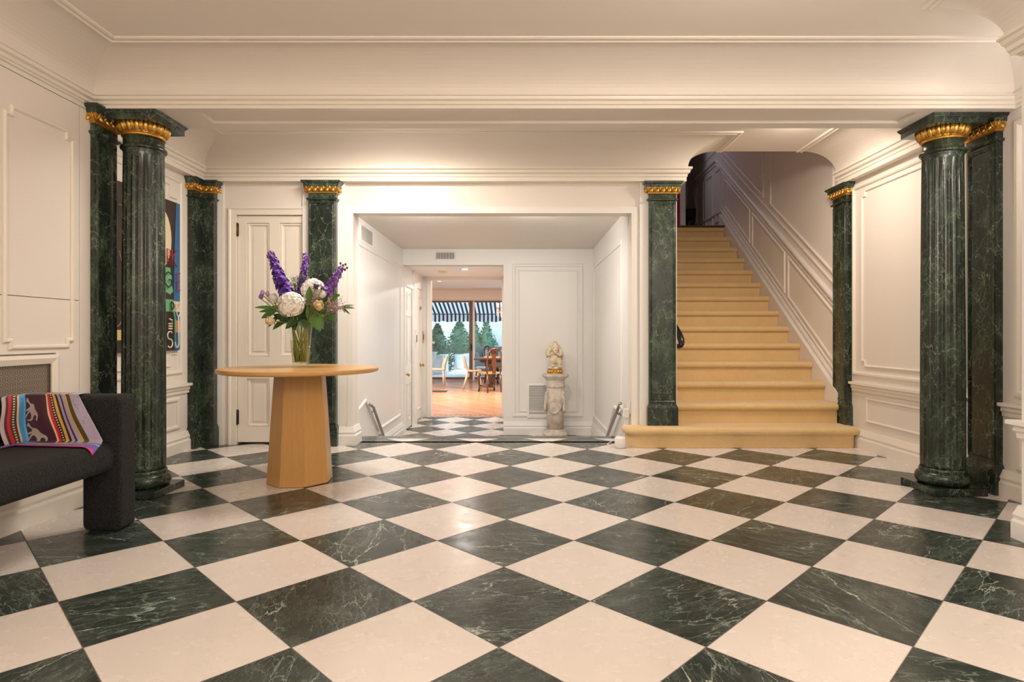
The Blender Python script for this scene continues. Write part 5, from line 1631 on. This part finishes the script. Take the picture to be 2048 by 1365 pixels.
topiary(-3.15, 22.9, ZL, 1.75, 0.62, 600, 'broad green shrub growing behind the planter wall at left', cone=False, mat=M['garden_leaf'])
topiary(-2.48, 24.6, 0.0 + ZL, 1.35, 0.50, 400, 'conical shrub in a pale pot beside the planter corner', pot=0.62)
topiary(-2.0, 26.4, ZL, 1.95, 0.55, 350, 'dark conical shrub behind the brown door frame')
topiary(-1.48, 26.5, ZL, 2.05, 0.58, 400, 'clipped conical shrub seen through the right glass pane')
topiary(0.25, 26.4, ZL, 2.6, 0.6, 300, 'tall shrub at the right end of the garden wall')
t = thing('garden_urn', 'grey stone urn with white flowers at the left of the patio', 'urn', (-3.18, 21.05, ZL))
b = MB(); b.lathe([(.16, 0), (.16, .05), (.07, .1), (.06, .35), (.2, .5), (.26, .75), (.30, .8), (.24, .8)], (-3.18, 21.05, ZL), 24); b.build('urn_body', M['garden_wall'], t)
b = MB()
for k in range(120):
    d = rnd(); d.z = abs(d.z); petal(b, Vector((-3.18, 21.05, ZL + .82)) + d * .28, d + rnd() * .5, rnd(), .12, .035, .2, 2)
b.build('leaves', M['garden_leaf'], t)
b = MB()
for k in range(9):
    d = rnd(); d.z = abs(d.z); b.ball(Vector((-3.18, 21.05, ZL + .85)) + d * .34, .05, 8, 6)
b.build('white_blooms', M['white_petal'], t)

# tufted grey sofa and cushions
M['sofa'] = plain('blue_grey_velvet', srgb(112, 138, 146), 0.7)
sf_ = thing('garden_sofa', 'blue grey tufted sofa out on the patio', 'sofa', (-0.7, 20.9, ZL))
def cb(name, x0, x1, y0, y1, z0, z1, r, mat, parent): 
    b = MB(); b.box(x0, x1, y0, y1, z0, z1); return b.build(name, mat, parent, bevel=r, seg=4, smooth=True)
cb('seat', -1.55, 0.4, 20.5, 21.3, ZL + .14, ZL + .46, .06, M['sofa'], sf_)
bk = cb('backrest', -1.60, 0.45, 21.2, 21.45, ZL + .14, ZL + .98, .10, M['sofa'], sf_)
cb('armrest', -1.66, -1.42, 20.5, 21.4, ZL + .14, ZL + .78, .09, M['sofa'], sf_); cb('armrest', .3, .55, 20.5, 21.4, ZL + .14, ZL + .78, .09, M['sofa'], sf_)
b = MB()
for i in range(8):
    for j in range(2): b.ball((-1.35 + i * .24 + j * .12, 21.195, ZL + .62 + j * .18), .02, 8, 6)
b.build('buttons', M['black_matte'], bk)
for xx in (-1.5, .4):
    for yy in (20.6, 21.3):
        b = MB(); b.tube([(xx, yy, ZL - .01), (xx, yy, ZL + .16)], [.02, .035], 8); b.build('foot', M['dark_wood'], sf_)
for k, (xx, lab) in enumerate(((-1.05, 'pale cushion leaning at the left of the grey sofa'), (-0.55, 'pale cushion leaning at the right of the grey sofa'))):
    b = MB(); b.ball((xx, 20.98, ZL + .68), (.24, .075, .21), 20, 12, Matrix.Rotation(.35, 3, 'Y')); meta(b.build('cushion', plain('pale_cushion', srgb(200, 206, 205), .8)), lab, 'cushion', 'sofa cushions')
b = MB(); b.box(-1.45, 0.1, 19.6, 20.2, ZL + .30, ZL + .34)
lt = thing('low_table', 'low white table in front of the grey sofa', 'table', (-.7, 19.9, ZL)); b.build('tabletop', M['paving'], lt, bevel=.008)
for xx in (-1.38, .03):
    for yy in (19.66, 20.14):
        b = MB(); b.box(xx - .03, xx + .03, yy - .03, yy + .03, ZL - .01, ZL + .30); b.build('leg', M['paving'], lt)

# striped awning
def stripes():
    t = NT('blue_white_stripes'); co = t.coord()
    sx = t.n('ShaderNodeSeparateXYZ'); t.l(co, sx.inputs[0])
    f = t.math('FRACT', t.math('MULTIPLY', sx.outputs[0], 1 / 0.15))
    c = t.mix(t.math('GREATER_THAN', f, 0.52), srgb(232, 236, 240), srgb(20, 36, 66))
    t.fin(c, 0.8)
    tl = t.n('ShaderNodeBsdfTranslucent'); t.l(c, tl.inputs[0]); ad = t.n('ShaderNodeMixShader'); ad.inputs[0].default_value = 0.45
    t.l(t.b.outputs[0], ad.inputs[1]); t.l(tl.outputs[0], ad.inputs[2]); t.l(ad.outputs[0], t.out.inputs[0])
    return t.m
M['awning'] = stripes()
aw = thing('awning', 'navy and white striped awning over the patio', 'awning', (-1, 20.5, 2.6))
YA, ZA = 22.2, 1.78
b = MB(); b.prism([(-5.5, YG + .15, 2.72), (-5.5, YA, ZA), (-5.5, YA, ZA - .012), (-5.5, YG + .15, 2.708)], (8.6, 0, 0)); b.build('canopy', M['awning'], aw)
pts = [(-5.5, YA, ZA), (3.1, YA, ZA)]
low = []
x = 3.1
while x > -5.49:
    for k in range(6):
        low.append((x - .425 * k / 6, YA, ZA - .27 - .045 * math.sin(PI * k / 6)))
    x -= .425
low.append((-5.5, YA, ZA - .27))
b = MB(); b.prism(pts + low, (0, .01, 0)); b.build('valance', M['awning'], aw)
b = MB(); b.box(-5.5, 3.1, YA - .04, YA, ZA - .03, ZA + .025); b.build('front_bar', plain('navy_bar', srgb(40, 48, 62), .5), aw)
for xx in (-0.35, -4.2):
    b = MB(); b.tube([(xx, YG + .15, 2.2), (xx + .45, YG + 1.6, 2.12), (xx + .1, YA - .03, ZA)], .025, 8); b.build('folding_arm', M['steel'], aw)
